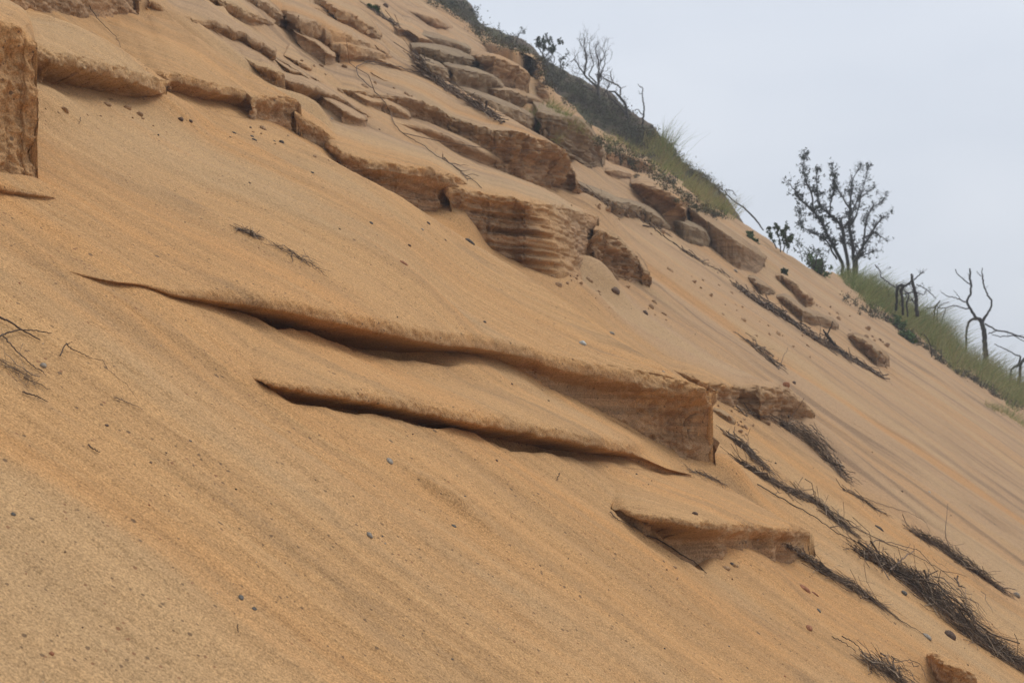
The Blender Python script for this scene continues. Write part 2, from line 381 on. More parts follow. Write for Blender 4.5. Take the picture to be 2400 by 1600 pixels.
def ledge(lip, back, T0=0.0, und=0.35, rr=0.12, strata=0.0, tint=0.0, face=1.0, rough=1.0, extra=0.25, nt=None, seed=0, bulge=1.4, cap=True, jag=1.0, wash=0.0, hang=0.0, rpx=0.0, capn=1.0):
    """lip: (px, py, drop in px), back: (px, py, fraction of the lip's height kept there).
    und: recess under the lip as a fraction of the drop; rr: rounding of the lip as a fraction of the drop."""
    rs = np.random.RandomState(seed + 5)
    L, len_px = resample(lip, max(24, int(sum(math.hypot(lip[i+1][0]-lip[i][0], lip[i+1][1]-lip[i][1]) for i in range(len(lip)-1)) / 2.6)))
    ns = len(L)
    Bk, _ = resample(back, ns)
    kk = max(3, int(ns * .10)) | 1; Bk[:, 2] = np.convolve(np.pad(Bk[:, 2], kk // 2, mode='edge'), np.hanning(kk + 2)[1:-1] / np.hanning(kk + 2)[1:-1].sum(), 'valid')
    s = np.linspace(0, 1, ns)
    # small raggedness of the edge, in pixels of the photograph
    jy = jag * (3.2 * fbm(s * len_px / 46, s * 0 + seed, 0.0, 4, 0.6))
    L[:, 1] += jy * sstep(2, 30, L[:, 2])
    undv = np.interp(s, *zip(*und)) if isinstance(und, list) else und
    hasr = isinstance(rpx, list) or rpx > 0
    if hasr:
        if isinstance(rpx, list): rpx = np.interp(s, *zip(*rpx))
        rp = rpx * sstep(0, 30, L[:, 2]); L[:, 2] += rp * 0.9; L[:, 1] -= rp * 0.85
    LP = np.zeros((ns, 3)); BP = np.zeros((ns, 3)); D = np.zeros(ns); TL = np.zeros(ns); TB = np.zeros(ns)
    for i in range(ns):
        px, py, dp = L[i]; dp = max(dp, 0.0)
        T0i = T0 * float(sstep(0, .12, s[i]) * sstep(0, 6, dp)) if T0 else 0.0; T = T0i
        for _ in range(4):
            P = at(px, py, T); dist = P[1]
            T = T0i + dp * dist / FPX * UPF[2]
        TL[i] = T; LP[i] = at(px, py, T); D[i] = dp * dist / FPX
        f = Bk[i, 2]
        TB[i] = T * f if f >= 0 else f
    kk = max(3, int(ns * .12)) | 1; hw = np.hanning(kk + 2)[1:-1]; TB = np.convolve(np.pad(TB, kk // 2, mode='edge'), hw / hw.sum(), 'valid')
    for i in range(ns): BP[i] = at(Bk[i, 0], Bk[i, 1], TB[i])
    # outward horizontal direction
    tan = np.gradient(LP, axis=0); tan /= np.linalg.norm(tan, axis=1)[:, None] + 1e-9
    kern = np.ones(9) / 9
    for c in range(3): tan[:, c] = np.convolve(np.pad(tan[:, c], 4, mode='edge'), kern, 'valid')
    O = np.cross(tan, UPF); O /= np.linalg.norm(O, axis=1)[:, None] + 1e-9
    inward = BP - LP
    sgn = np.sign((O * inward).sum(1)); sgn[sgn == 0] = 1
    sg = -1 if np.sum(sgn) > 0 else 1
    O = O * sg
    # outward on the top surface
    t2 = -(inward); t2 /= np.linalg.norm(t2, axis=1)[:, None] + 1e-9
    Lin = np.linalg.norm(inward, axis=1)
    rows = []; fr = []; wr = []
    TOE = []
    for e in (0, -1):
        to = tan[e] * (1 if e == -1 else -1); to = to - UPF * to.dot(UPF); TOE.append(to / (np.linalg.norm(to) + 1e-9))
    wE0 = sstep(.07, 0, s) * (D[0] > .03); wE1 = sstep(.94, 1, s) * (D[-1] > .03)
    Rr = np.minimum(rr * D, 0.3 * Lin)[:, None]
    if hasr: Rr = np.minimum(rp * LP[:, 1] / FPX, 0.4 * Lin)[:, None]
    # top, back to lip
    if nt is None:
        nt = int(np.clip(np.median(np.hypot(Bk[:, 0] - L[:, 0], Bk[:, 1] - L[:, 1])) / 4.2, 12, 90))
    # back skirt
    for k in (5, 4, 3, 2, 1):
        rows.append(BP - UPF * (0.05 * k * k + 0.03) * (1) + t2 * (-0.01 * k) - np.array([0, 0, 1.0]) * 0.0)
        fr.append(np.zeros(ns)); wr.append(np.zeros(ns))
    for k in range(nt):
        w = 1 - k / nt                            # 1 at back, 0 at lip
        w = w ** 1.25
        P0 = LP - t2 * Rr
        P = P0 * (1 - w) + BP * w
        hb = BP[:, 2]; hl = TL
        P[:, 2] = hb + (hl - hb) * (1 - w ** bulge) if True else P[:, 2]
        dm = np.linalg.norm(P - LP, axis=1)
        rows.append(P); fr.append(np.zeros(ns)); wr.append(0.6 * np.exp(-dm / 0.25))
    for k in range(9):
        u = k / 8
        A0 = LP - t2 * Rr; A2 = LP - UPF * Rr
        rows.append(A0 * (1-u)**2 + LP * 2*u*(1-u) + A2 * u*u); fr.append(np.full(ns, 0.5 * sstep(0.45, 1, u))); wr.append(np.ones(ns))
    fr_amp = 0.5 * np.minimum(Rr[:, 0], 6.0 * LP[:, 1] / FPX) if hasr else np.minimum(0.06 * D, 4.0 * LP[:, 1] / FPX)
    frg = fr_amp * jag * (perlin(s * len_px / 7.5, s * 0 + seed, .5) + .8 * perlin(s * len_px / 22, s * 0 + seed + 4, .5)) * 1.4
    for j_ in range(-5, 0): rows[j_] = rows[j_] - UPF * (frg * (1 + (j_ + 1) / 5.0))[:, None]
    strv = (np.interp(s, *zip(*strata)) if isinstance(strata, list) else strata)
    hangv = (np.interp(s, *zip(*hang)) if isinstance(hang, list) else hang)
    nw = int(np.clip(np.max(L[:, 2]) * (1 + extra) / 2.2, 16, 110))
    DD = D * (1 + extra) + 0.04
    for k in range(1, nw + 1):
        v = k / nw
        dep = Rr[:, 0] + (DD - Rr[:, 0]) * v
        dn = dep / (D + 1e-6)
        rec = undv * D * sstep(0.0, 0.32, dn - (rr if not hasr else Rr[:, 0] / (D + 1e-6))) * (1 - wash * sstep(0.5, 1.1, dn)) - hangv * D * dn
        P = A2 * 1 - UPF * (dep - Rr[:, 0] + frg * np.exp(-(dep - Rr[:, 0]) / (0.15 * D + 1e-3)))[:, None] - O * rec[:, None] - .8 * (TOE[0][None] * (rec * wE0)[:, None] + TOE[1][None] * (rec * wE1)[:, None])
        if strata:
            Wz = towrld(P)
            zz = Wz[:, 2] * 1.0 + 0.05 * Wz[:, 0]
            b1 = perlin(zz * 34, Wz[:, 1] * 0.5 + Wz[:, 0] * 0.8, seed * 1.7)
            b2 = perlin(zz * 110, Wz[:, 1] * 1.5, seed * 1.7 + 5)
            mask = sstep(-0.25, 0.25, perlin(Wz[:, 0] * 1.1 + seed, Wz[:, 1] * 1.1, zz * 3))
            b1 = np.sign(b1) * np.abs(b1 * 2.2) ** 0.6 * .6
            P = P + O * ((strv * D) * (0.8 * b1 + 0.35 * b2) * (0.35 + 0.65 * mask) * sstep(0, 0.2, dn))[:, None]
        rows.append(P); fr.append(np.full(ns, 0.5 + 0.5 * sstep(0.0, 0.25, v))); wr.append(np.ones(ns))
    V = np.array(rows); FR = np.array(fr); WR = np.array(wr)
    # rough edges and lumps
    Dm = D[None, :]
    nz = fbm(V[..., 0] * 7, V[..., 1] * 7, V[..., 2] * 7 + seed, 4, 0.55)
    nf = fbm(V[..., 0] * 45, V[..., 1] * 45, V[..., 2] * 45 + seed, 2, 0.6)
    rough = np.interp(s, *zip(*rough))[None] if isinstance(rough, list) else rough
    nm = fbm(V[..., 0] * 19, V[..., 1] * 19, V[..., 2] * 19 + seed + 3, 3, 0.6)
    amp = rough * WR * (0.15 * np.minimum(Dm, 0.4) * nz + 0.07 * np.minimum(Dm, 0.4) * nm + 0.012 * nf * np.minimum(1, Dm / 0.08)) * sstep(0, 0.03, Dm)
    V = V + O[None] * amp[..., None]
    V[..., 2] += (0.010 * fbm(V[..., 0] * 0.8, V[..., 1] * 4, 3.0 + seed, 3) + 0.0025 * fbm(V[..., 0] * 22, V[..., 1] * 30, 5.0, 2)) * (1 - WR)
    V[..., 2] += relief(V[..., 0], V[..., 1]) * np.clip(1 - WR * 1.6, 0, 1)
    # the top runs out softly into the open slope
    sk = 5
    hb_ = base_h(V[sk:, :, 0], V[sk:, :, 1], False); df = (V[sk:, :, 2] - hb_) / 0.014
    soft = hb_ + 0.014 * np.where(df > 20, df, np.log1p(np.exp(np.minimum(df, 20)))) - 0.004
    soft = soft - .014 * (np.maximum(sstep(.09, 0, s) * (D[0] < .03), sstep(.93, 1, s) * (D[-1] < .03)))[None]
    bl = np.clip(1 - WR[sk:] * 1.7 * sstep(0.004, 0.035, D)[None], 0, 1) * (FR[sk:] < .3)
    V[sk:, :, 2] = V[sk:, :, 2] * (1 - bl) + soft * bl
    # end walls: the outer columns dropped straight down
    dn_ = np.linspace(0, 1, 14)[1:]
    for e in (0, -1):
        c1 = V[:, e, :].copy(); Dend = D[e] * (1 + extra) + 0.04; ec = []
        dropped = (LP[e] - c1) @ UPF
        undE = float(np.atleast_1d(undv)[e if np.ndim(undv) else 0]); rE = (Rr[e, 0] / (D[e] + 1e-6)); To = TOE[e] * (D[e] > .03)
        rf = lambda td: undE * D[e] * sstep(0.0, 0.32, td / (D[e] + 1e-6) - rE)
        d0 = np.maximum(dropped, 0)
        for u in dn_:
            td = np.maximum(d0, Dend * u); keep = td - d0
            nn = capn * (0.025 + .10 * min(D[e], .5)) * fbm(c1[:, 0] * 6, c1[:, 1] * 6, c1[:, 2] * 6 + u * 4, 4, .6) * min(1, u * 4) * min(1, D[e] / 0.1)
            ec.append(c1 - UPF * keep[:, None] - O[e] * (rf(td) - rf(d0))[:, None] - To * (.8 * (rf(td) - rf(d0)))[:, None] + nn[:, None] * np.array([1, -1, 0]))
        EC = np.stack(ec, 1); f1 = np.repeat(np.maximum(FR[:, [e]], 0.8 * min(1, D[e] / 0.1)), len(ec), 1)
        if e == -1: V = np.concatenate([V, EC], 1); FR = np.concatenate([FR, f1], 1)
        else: V = np.concatenate([EC[:, ::-1], V], 1); FR = np.concatenate([f1[:, ::-1], FR], 1)
    nr_, nc_ = V.shape[:2]
    fcap = .25 if capn < 1 else 1
    fa_ = np.interp(s, *zip(*face)) if isinstance(face, list) else np.full(ns, face)
    facev = np.concatenate([np.full(13, fa_[0]), fa_, np.full(13, fa_[-1] * fcap)])[None]
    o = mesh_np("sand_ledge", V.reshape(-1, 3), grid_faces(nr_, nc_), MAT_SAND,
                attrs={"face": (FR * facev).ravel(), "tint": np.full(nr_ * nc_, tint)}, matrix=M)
    o["kind"] = "structure"
    LEDGES.append(o)
    return o

# 1 long lip across the middle, ending in the tall corner
ledge([(70, 600, 0), (170, 641, 3), (258, 658, 6), (340, 669, 10), (408, 690, 16), (490, 700, 24), (612, 716, 46), (714, 736, 58), (800, 755, 66), (900, 776, 72), (987, 795, 68), (1050, 806, 50), (1106, 810, 36), (1180, 822, 36), (1249, 838, 44), (1310, 860, 56), (1395, 876, 78), (1480, 890, 108), (1560, 906, 135), (1630, 925, 155), (1668, 938, 158), (1678, 930, 150)],
      [(-60, 330, -.04), (60, 320, -.04), (180, 240, -.03), (360, 246, -.03), (510, 268, -.03), (600, 282, .25), (700, 325, .7), (800, 386, 1), (936, 458, 1), (1065, 543, 1), (1242, 650, 1), (1429, 783, 1), (1514, 832, 1), (1590, 877, 1), (1650, 908, 1), (1672, 922, 1)],
      und=[(0, 1.6), (.25, 2.4), (.62, 2.4), (.72, .8), (.8, .5), (.9, .34), (1, .24)], rpx=[(0, 4), (.12, 12), (.3, 26), (.65, 26), (.8, 24), (1, 22)], seed=1, jag=.6, T0=.012, extra=1.3, bulge=1.6, wash=0.1, face=0.85, capn=1.5, rough=[(0, .55), (.85, .55), (.94, 1.3), (1, 1.6)], strata=.035)
# 2 second lip below it
ledge([(540, 868, 0), (585, 884, 8), (622, 898, 26), (700, 914, 40), (800, 930, 42), (902, 946, 40), (1004, 968, 34), (1106, 989, 42), (1242, 1012, 46), (1378, 1040, 46), (1460, 1056, 32), (1500, 1070, 8), (1565, 1098, 5), (1620, 1112, 0)],
      [(480, 800, -.03), (600, 780, -.03), (700, 790, -.03), (850, 840, -.03), (1000, 880, -.03), (1150, 900, -.03), (1276, 930, -.03), (1429, 990, -.03), (1560, 1060, -.03), (1660, 1110, -.03)],
      und=2.4, rpx=[(0, 2), (.1, 10), (.3, 22), (.8, 22), (1, 6)], seed=2, T0=.010, extra=1.2, bulge=1.4, face=0.7, rough=0.7, jag=1.3)
# 3 scoop with thin curtains, lower right
ledge([(1440, 1188, 0), (1482, 1210, 34), (1520, 1216, 62), (1570, 1222, 84), (1640, 1232, 104), (1706, 1240, 88), (1756, 1240, 76), (1808, 1244, 74), (1846, 1246, 78), (1875, 1250, 52), (1903, 1256, 32)],
      [(1400, 1120, -.03), (1460, 1100, -.02), (1560, 1110, -.02), (1660, 1130, -.02), (1740, 1160, .1), (1800, 1195, .6), (1850, 1222, 1), (1880, 1236, 1), (1906, 1252, 1)],
      und=[(0, .8), (.3, 1.0), (.48, .9), (.58, .12), (.64, .4), (.69, .06), (.76, .42), (.81, .06), (.87, .36), (.92, .05), (1, .2)], rpx=[(0, 12), (.6, 12), (1, 6)], seed=3, extra=1.6, bulge=1.2, face=1.0, rough=0.8)
# 4 small one in open sand
# 5 stub in the lower right corner
ledge([(2178, 1536, 10), (2190, 1543, 40), (2205, 1552, 66), (2232, 1564, 84), (2262, 1576, 90), (2284, 1588, 90)],
      [(2176, 1526, .2), (2194, 1530, .8), (2215, 1536, 1), (2240, 1548, 1), (2266, 1562, 1), (2286, 1582, 1)], und=[(0, .2), (1, .05)], rpx=7, seed=5, rough=1.5, extra=.6)
# 6 near buttress at the left edge and the little shelf at its foot
ledge([(-120, 60, 330), (-40, 68, 330), (20, 82, 330), (52, 100, 318), (72, 122, 300), (80, 128, 296)],
      [(-120, -60, .3), (-60, -40, .3), (0, -10, .2), (60, 30, .2), (80, 80, .6), (84, 118, 1)], und=0.0, capn=.3, rpx=30, seed=7, extra=0.1, face=0.35, rough=0.7, jag=2.2)
ledge([(-60, 425, 30), (0, 434, 32), (60, 446, 24), (105, 456, 12), (130, 464, 0)],
      [(-60, 398, 1), (0, 402, 1), (75, 412, .9), (110, 432, .7), (134, 460, .2)], und=0.8, rr=0.35, seed=8, extra=0.5)
# 7 upper left overhang
ledge([(60, 108, 104), (100, 132, 100), (146, 148, 98), (190, 158, 92), (240, 168, 84), (306, 188, 68), (360, 206, 52), (390, 211, 36), (400, 204, 26)],
      [(-40, 10, .0), (40, 20, .0), (112, 34, .6), (190, 62, 1), (272, 106, 1), (330, 146, 1), (374, 178, 1), (392, 190, 1)], und=[(0, .35), (.3, .8), (.8, .9), (1, .6)], rpx=[(0, 14), (.3, 22), (.8, 24), (1, 22)], seed=9, extra=0.5, wash=0.3, jag=2.5, rough=1.4)
ledge([(310, 156, 0), (345, 174, 12), (384, 188, 30), (425, 190, 44), (493, 211, 46), (540, 222, 42), (578, 232, 44), (592, 244, 48), (620, 238, 58), (655, 240, 66), (688, 244, 74), (704, 256, 70)],
      [(200, -20, -.03), (270, 0, -.03), (335, 15, -.02), (400, 40, .5), (450, 80, 1), (510, 118, 1), (580, 164, 1), (646, 206, 1), (690, 232, 1), (706, 246, 1)], und=[(0, .9), (.6, .9), (.72, .25), (1, .12)], rpx=[(0, 16), (.6, 16), (1, 12)], seed=10, jag=1.8, rough=1.3, extra=0.5, wash=0.2)
ledge([(690, 262, 60), (712, 276, 58), (740, 296, 52), (770, 316, 48), (792, 334, 42)],
      [(700, 250, 1), (718, 260, 1), (745, 276, 1), (775, 300, 1), (794, 322, 1)], und=0.2, rr=0.2, seed=11, extra=0.4, rough=1.4)
# 8 top left block
ledge([(-60, -95, 90), (40, -80, 96), (120, -66, 98), (200, -60, 100), (280, -56, 98), (330, -54, 92)],
      [(-60, -200, 0), (40, -200, 0), (120, -190, 0), (200, -150, .5), (270, -110, 1), (332, -66, 1)], und=0.1, rr=0.05, seed=12, extra=0.2, strata=0.05)
ledge([(326, 6, 6), (345, 20, 18), (362, 34, 8)], [(328, 2, 1), (350, 14, 1), (366, 32, 1)], und=0.2, rr=0.3, seed=13)
# 9 ragged row up left of centre
ledge([(350, -2, 44), (408, 32, 32), (450, 44, 44), (500, 52, 52), (540, 64, 52), (580, 84, 52), (615, 100, 55), (644, 118, 52), (648, 128, 44)],
      [(360, -80, -.03), (420, -50, .3), (473, -4, 1), (520, 28, 1), (560, 54, 1), (595, 76, 1), (620, 92, 1), (648, 112, 1)], und=0.5, rr=0.2, strata=0.25, seed=14, extra=0.4, jag=2)
ledge([(420, 48, 12), (470, 62, 14), (520, 74, 12), (560, 82, 5)], [(420, 30, 1), (470, 42, 1), (520, 52, 1), (566, 72, 1)], und=0.6, rr=0.3, seed=15)
ledge([(498, 104, 3), (544, 124, 25), (590, 144, 37), (625, 158, 53), (650, 168, 62), (664, 174, 62)],
      [(470, 70, -.02), (520, 88, -.02), (570, 112, .4), (610, 134, .9), (645, 156, 1), (668, 172, 1)], und=0.4, rr=0.15, strata=0.2, seed=16, extra=0.4, jag=1.6)
ledge([(652, 184, 30), (707, 196, 51), (740, 206, 51), (782, 222, 41), (810, 238, 33), (850, 262, 24), (880, 282, 9)],
      [(640, 150, -.03), (690, 160, -.03), (740, 180, .2), (782, 202, .7), (815, 226, 1), (850, 252, 1), (882, 280, 1)], und=0.5, rr=0.12, strata=0.25, seed=17, extra=0.4, jag=1.6)
# 10 block left of centre with a banded face
ledge([(760, 342, 12), (800, 366, 44), (868, 390, 74), (936, 402, 104), (1000, 408, 118), (1050, 420, 124), (1078, 430, 118), (1094, 438, 108)],
      [(690, 250, -.04), (760, 270, -.04), (850, 290, -.04), (930, 320, -.04), (1010, 350, -.02), (1060, 385, .3), (1085, 412, .9), (1098, 432, 1)], und=[(0, .2), (.9, .2), (1, .02)], rpx=[(0, 14), (.7, 18), (1, 8)], strata=[(0, .12), (.6, .16), (.9, .05), (1, .02)], seed=18, extra=0.3, jag=1.4, face=1.15)
# 11 the big banded block and its sand curtain
ledge([(1040, 446, 90), (1089, 455, 110), (1140, 462, 125), (1200, 472, 150), (1242, 484, 165), (1276, 486, 168), (1310, 490, 160), (1340, 498, 140), (1375, 508, 118), (1398, 516, 106), (1404, 512, 100)],
      [(960, 350, -.04), (1040, 365, -.04), (1120, 385, -.04), (1200, 412, -.04), (1260, 438, -.02), (1310, 462, .4), (1345, 478, .8), (1371, 490, 1), (1390, 500, 1), (1404, 510, 1)], und=[(0, .14), (.55, .12), (.62, .0), (.85, -.02), (1, .06)], rpx=[(0, 10), (.6, 10), (1, 6)], strata=[(0, .24), (.56, .24), (.64, .04), (1, .03)], hang=[(0, 0), (.55, 0), (.63, .28), (.74, .3), (.82, .04), (1, 0)], seed=19, extra=0.25, face=[(0, 1.1), (.56, 1.1), (.61, .25), (.77, .3), (.82, 1), (1, 1)], rough=[(0, 1), (.56, 1), (.62, .55), (.78, .6), (1, .7)], jag=1.5)
# 12 rubble right of it
ledge([(1394, 540, 96), (1420, 550, 96), (1446, 562, 92), (1468, 582, 80), (1490, 606, 64), (1512, 632, 48), (1524, 654, 32)],
      [(1396, 528, 1), (1425, 538, 1), (1450, 552, 1), (1474, 570, 1), (1496, 592, 1), (1516, 620, 1), (1528, 650, 1)], und=0.1, rr=0.12, strata=0.16, seed=20, extra=0.3, rough=2.2, jag=2)
# 13 long bank up to the brown block
ledge([(740, 190, 0), (790, 205, 12), (830, 214, 30), (895, 226, 34), (936, 226, 46), (975, 236, 51), (1011, 250, 53), (1060, 276, 55), (1110, 292, 74), (1150, 302, 90), (1190, 308, 110), (1232, 318, 124), (1275, 332, 129), (1310, 352, 120), (1340, 392, 87), (1352, 425, 64), (1368, 470, 25), (1376, 492, 5)],
      [(740, 130, -.04), (830, 120, -.04), (900, 126, -.04), (960, 140, .2), (1004, 162, .8), (1050, 190, 1), (1089, 216, 1), (1150, 250, 1), (1225, 292, 1), (1283, 325, 1), (1317, 352, 1), (1344, 390, 1), (1356, 428, 1), (1372, 472, 1), (1380, 492, 1)], und=0.25, rr=0.1, seed=21, extra=0.4, rough=1.8, jag=1.5, strata=0.06)
ledge([(888, 276, 5), (936, 290, 19), (1000, 300, 24), (1038, 314, 26), (1090, 336, 36), (1140, 356, 36), (1180, 380, 24)],
      [(870, 262, -.02), (936, 268, -.02), (1000, 280, 0), (1050, 300, .5), (1100, 322, .8), (1150, 346, .8), (1190, 376, .8)], und=0.4, rr=0.2, seed=22, extra=0.6)
ledge([(780, 252, 4), (812, 250, 14), (840, 262, 16), (866, 278, 10), (880, 286, 3)],
      [(770, 235, 0), (812, 238, .4), (845, 250, .8), (870, 268, 1), (884, 284, 1)], und=0.4, rr=0.2, strata=0.2, seed=23)
# 14 soft hollows on the upper face
ledge([(640, 20, 15), (700, 40, 60), (760, 62, 66), (820, 84, 60), (870, 108, 39), (905, 128, 12)],
      [(600, -40, -.05), (690, -10, -.05), (760, 20, -.04), (820, 50, -.02), (880, 90, .2), (915, 125, .3)], und=0.3, rr=0.4, seed=24, extra=0.5, rough=1.6, jag=2)
ledge([(740, 92, 11), (800, 104, 48), (850, 116, 42), (900, 128, 28), (930, 140, 8)],
      [(720, 60, -.03), (790, 76, -.03), (850, 94, -.02), (905, 114, 0), (940, 136, .2)], und=0.3, rr=0.4, seed=25, extra=0.5, rough=1.6, jag=2)
ledge([(560, -20, 39), (600, -4, 44), (640, 20, 39), (680, 44, 18), (700, 56, 5)],
      [(560, -80, 0), (620, -50, .3), (670, -10, .8), (700, 30, 1), (712, 52, 1)], und=0.2, rr=0.3, seed=26, rough=1.6, jag=2)
ledge([(945, 22, 3), (985, 34, 18), (1020, 44, 29), (1045, 58, 18), (1060, 68, 4)],
      [(940, 10, 0), (985, 18, .3), (1022, 30, .6), (1050, 48, .8), (1066, 66, .8)], und=0.5, rr=0.4, seed=27)
ledge([(740, 0, 24), (780, 16, 60), (820, 34, 66), (860, 58, 56), (890, 84, 26)],
      [(740, -40, 0), (790, -14, .5), (830, 10, .9), (866, 38, 1), (896, 76, 1)], und=0.3, rr=0.25, seed=50, extra=0.5, rough=2.0, jag=2.5, strata=.05)
ledge([(480, -10, 20), (520, 2, 34), (560, 20, 38), (600, 36, 30), (640, 56, 12)],
      [(480, -60, 0), (530, -40, .3), (575, -10, .7), (612, 16, .9), (650, 46, 1)], und=0.3, rr=0.25, seed=51, extra=0.5, rough=2.0, jag=2.5, strata=.08)
ledge([(960, 240, 10), (1010, 268, 26), (1060, 296, 26), (1110, 330, 22), (1140, 348, 6)],
      [(960, 228, .4), (1014, 252, .8), (1066, 280, 1), (1116, 318, 1), (1150, 344, 1)], und=0.5, rr=0.15, seed=52, extra=0.5, rough=1.8, jag=2, strata=.1)
# thin crumbling beds between the larger ones
_rl = random.Random(31); _n = 0
while _n < 26:
    x0 = _rl.uniform(400, 1130); y0 = _rl.uniform(-20, 360); ln = _rl.uniform(70, 190); sl = _rl.uniform(.36, .60)
    up_ = .678 * (x0 - 985); lo_ = .55 * (x0 - 380) + 36
    if y0 < up_ + 60 or y0 > lo_ or y0 + sl * ln < up_ + .678 * ln + 40: continue
    dp = _rl.uniform(9, 26); lp = []; bk = []
    for k_, f_ in enumerate((0, .12, .35, .6, .82, .95, 1.0)):
        wob = _rl.uniform(-5, 5); xx = x0 + ln * f_; yy = y0 + sl * ln * f_ + wob
        lp.append((xx, yy, dp * (0, .4, .75, 1, .85, .5, .12)[k_])); bk.append((xx + 12 * (1 - f_) + 4, yy - _rl.uniform(16, 30) * (1 - .75 * f_) - 2, (0, .15, .4, .6, .8, .8, .7)[k_]))
    ledge(lp, bk, und=_rl.uniform(.3, .9), rr=.2, strata=.2, seed=60 + _n, T0=.04, extra=.9, rough=2.4, jag=2.8); _n += 1
# 15 chain of cemented blocks under the crest
ledge([(968, 78, 7), (990, 84, 26), (1030, 92, 37), (1070, 102, 41), (1096, 112, 43), (1102, 116, 41)],
      [(960, 66, 0), (1000, 72, .6), (1035, 82, 1), (1075, 96, 1), (1098, 106, 1), (1104, 112, 1)], und=0.15, rr=0.1, strata=0.28, tint=0.6, seed=28, extra=0.5, jag=1.5)
ledge([(966, 112, 17), (985, 110, 43), (1020, 118, 58), (1060, 128, 64), (1100, 140, 58), (1125, 152, 37)],
      [(960, 100, 0), (990, 100, .5), (1030, 104, .8), (1070, 114, 1), (1105, 130, 1), (1130, 148, 1)], und=0.15, rr=0.12, strata=0.28, tint=0.7, seed=29, extra=0.5, jag=2, rough=1.5)
ledge([(968, 132, 25), (990, 142, 64), (1020, 158, 77), (1050, 176, 52), (1066, 190, 10)],
      [(966, 122, .2), (1000, 134, .6), (1030, 146, 1), (1055, 166, 1), (1070, 186, 1)], und=0.2, rr=0.15, strata=0.28, tint=0.6, seed=30, extra=0.4, jag=2, rough=1.8)
ledge([(1024, 142, 14), (1060, 158, 70), (1100, 168, 70), (1140, 176, 72), (1170, 192, 60), (1178, 202, 54)],
      [(1024, 134, .5), (1060, 148, .9), (1105, 156, 1), (1140, 168, 1), (1172, 184, 1), (1182, 198, 1)], und=0.2, rr=0.12, strata=.15, tint=0.65, seed=31, extra=0.4)
ledge([(1100, 130, 30), (1130, 132, 84), (1160, 134, 114), (1190, 146, 120), (1215, 160, 122), (1236, 172, 111), (1236, 178, 99)],
      [(1090, 118, 0), (1130, 120, .7), (1168, 128, 1), (1192, 138, 1), (1216, 152, 1), (1234, 166, 1), (1240, 176, 1)], und=0.1, rr=0.05, seed=32, extra=0.4, face=1.0, rough=1.6)
ledge([(1170, 116, 17), (1205, 132, 24), (1225, 132, 48), (1244, 128, 72), (1258, 136, 94), (1268, 160, 96), (1274, 200, 65), (1278, 214, 48)],
      [(1080, 80, .1), (1130, 96, .5), (1180, 112, 1), (1215, 120, 1), (1245, 126, 1), (1262, 134, 1), (1272, 158, 1), (1280, 200, 1)], und=0.15, rr=0.06, seed=33, extra=0.4, rough=1.6)
ledge([(1080, 214, 10), (1110, 190, 34), (1150, 208, 38), (1190, 212, 61), (1220, 222, 61), (1250, 232, 51), (1272, 244, 27)],
      [(1070, 200, .3), (1110, 180, .8), (1150, 196, .9), (1190, 204, 1), (1225, 212, 1), (1255, 224, 1), (1280, 240, 1)], und=0.2, rr=0.12, tint=0.3, seed=34, extra=0.5, rough=1.6)
ledge([(1050, 196, 6), (1090, 214, 46), (1140, 232, 74), (1190, 252, 84), (1230, 268, 74), (1260, 285, 46)],
      [(1050, 190, 0), (1095, 204, .8), (1145, 220, 1), (1195, 240, 1), (1236, 260, 1), (1270, 280, 1)], und=0.1, rr=0.2, strata=.12, tint=0.6, seed=35, extra=0.5)
ledge([(1262, 262, 83), (1290, 268, 97), (1330, 276, 113), (1362, 284, 116), (1384, 306, 99), (1400, 330, 71), (1414, 356, 36)],
      [(1230, 230, 0), (1280, 244, .5), (1330, 264, 1), (1366, 278, 1), (1388, 298, 1), (1404, 324, 1), (1418, 354, 1)], und=0.12, rr=0.12, strata=0.28, tint=0.6, seed=36, extra=0.15)
# 16 small blocks down the right of the crest
ledge([(1425, 362, 14), (1445, 358, 29), (1480, 366, 36), (1510, 380, 38), (1530, 388, 34)],
      [(1420, 350, .2), (1448, 350, .8), (1484, 358, 1), (1514, 372, 1), (1532, 384, 1)], und=0.15, rr=0.1, seed=37, extra=0.4, rough=1.6, jag=1.6)
ledge([(1422, 368, 3), (1440, 364, 14), (1456, 372, 18), (1464, 384, 8)], [(1424, 360, .8), (1444, 358, 1), (1460, 368, 1), (1468, 382, 1)], und=0.1, rr=0.5, tint=0.5, seed=38)
ledge([(1418, 400, 3), (1440, 400, 18), (1470, 406, 18), (1500, 418, 4)], [(1420, 385, 0), (1445, 386, 0), (1476, 396, .2), (1508, 414, .3)], und=0.2, rr=0.4, seed=39, rough=1.5)
ledge([(1478, 430, 8), (1500, 430, 40), (1535, 440, 66), (1570, 454, 87), (1592, 466, 92), (1606, 464, 79), (1614, 472, 53)],
      [(1470, 400, -.05), (1510, 400, 0), (1550, 418, .6), (1585, 440, 1), (1602, 454, 1), (1612, 462, 1), (1618, 470, 1)], und=0.45, rr=0.12, seed=40, extra=0.4, rough=1.5)
ledge([(1356, 432, 10), (1380, 444, 26), (1420, 462, 34), (1448, 476, 36), (1470, 476, 34), (1500, 486, 31), (1530, 500, 29), (1555, 518, 19), (1570, 534, 10)],
      [(1350, 424, 0), (1385, 434, .5), (1425, 450, .8), (1450, 462, .8), (1475, 466, .8), (1505, 476, .8), (1535, 490, .8), (1560, 510, .8), (1576, 530, .8)], und=0.2, rr=0.4, tint=0.65, seed=41, extra=0.5, rough=2.4, jag=3)
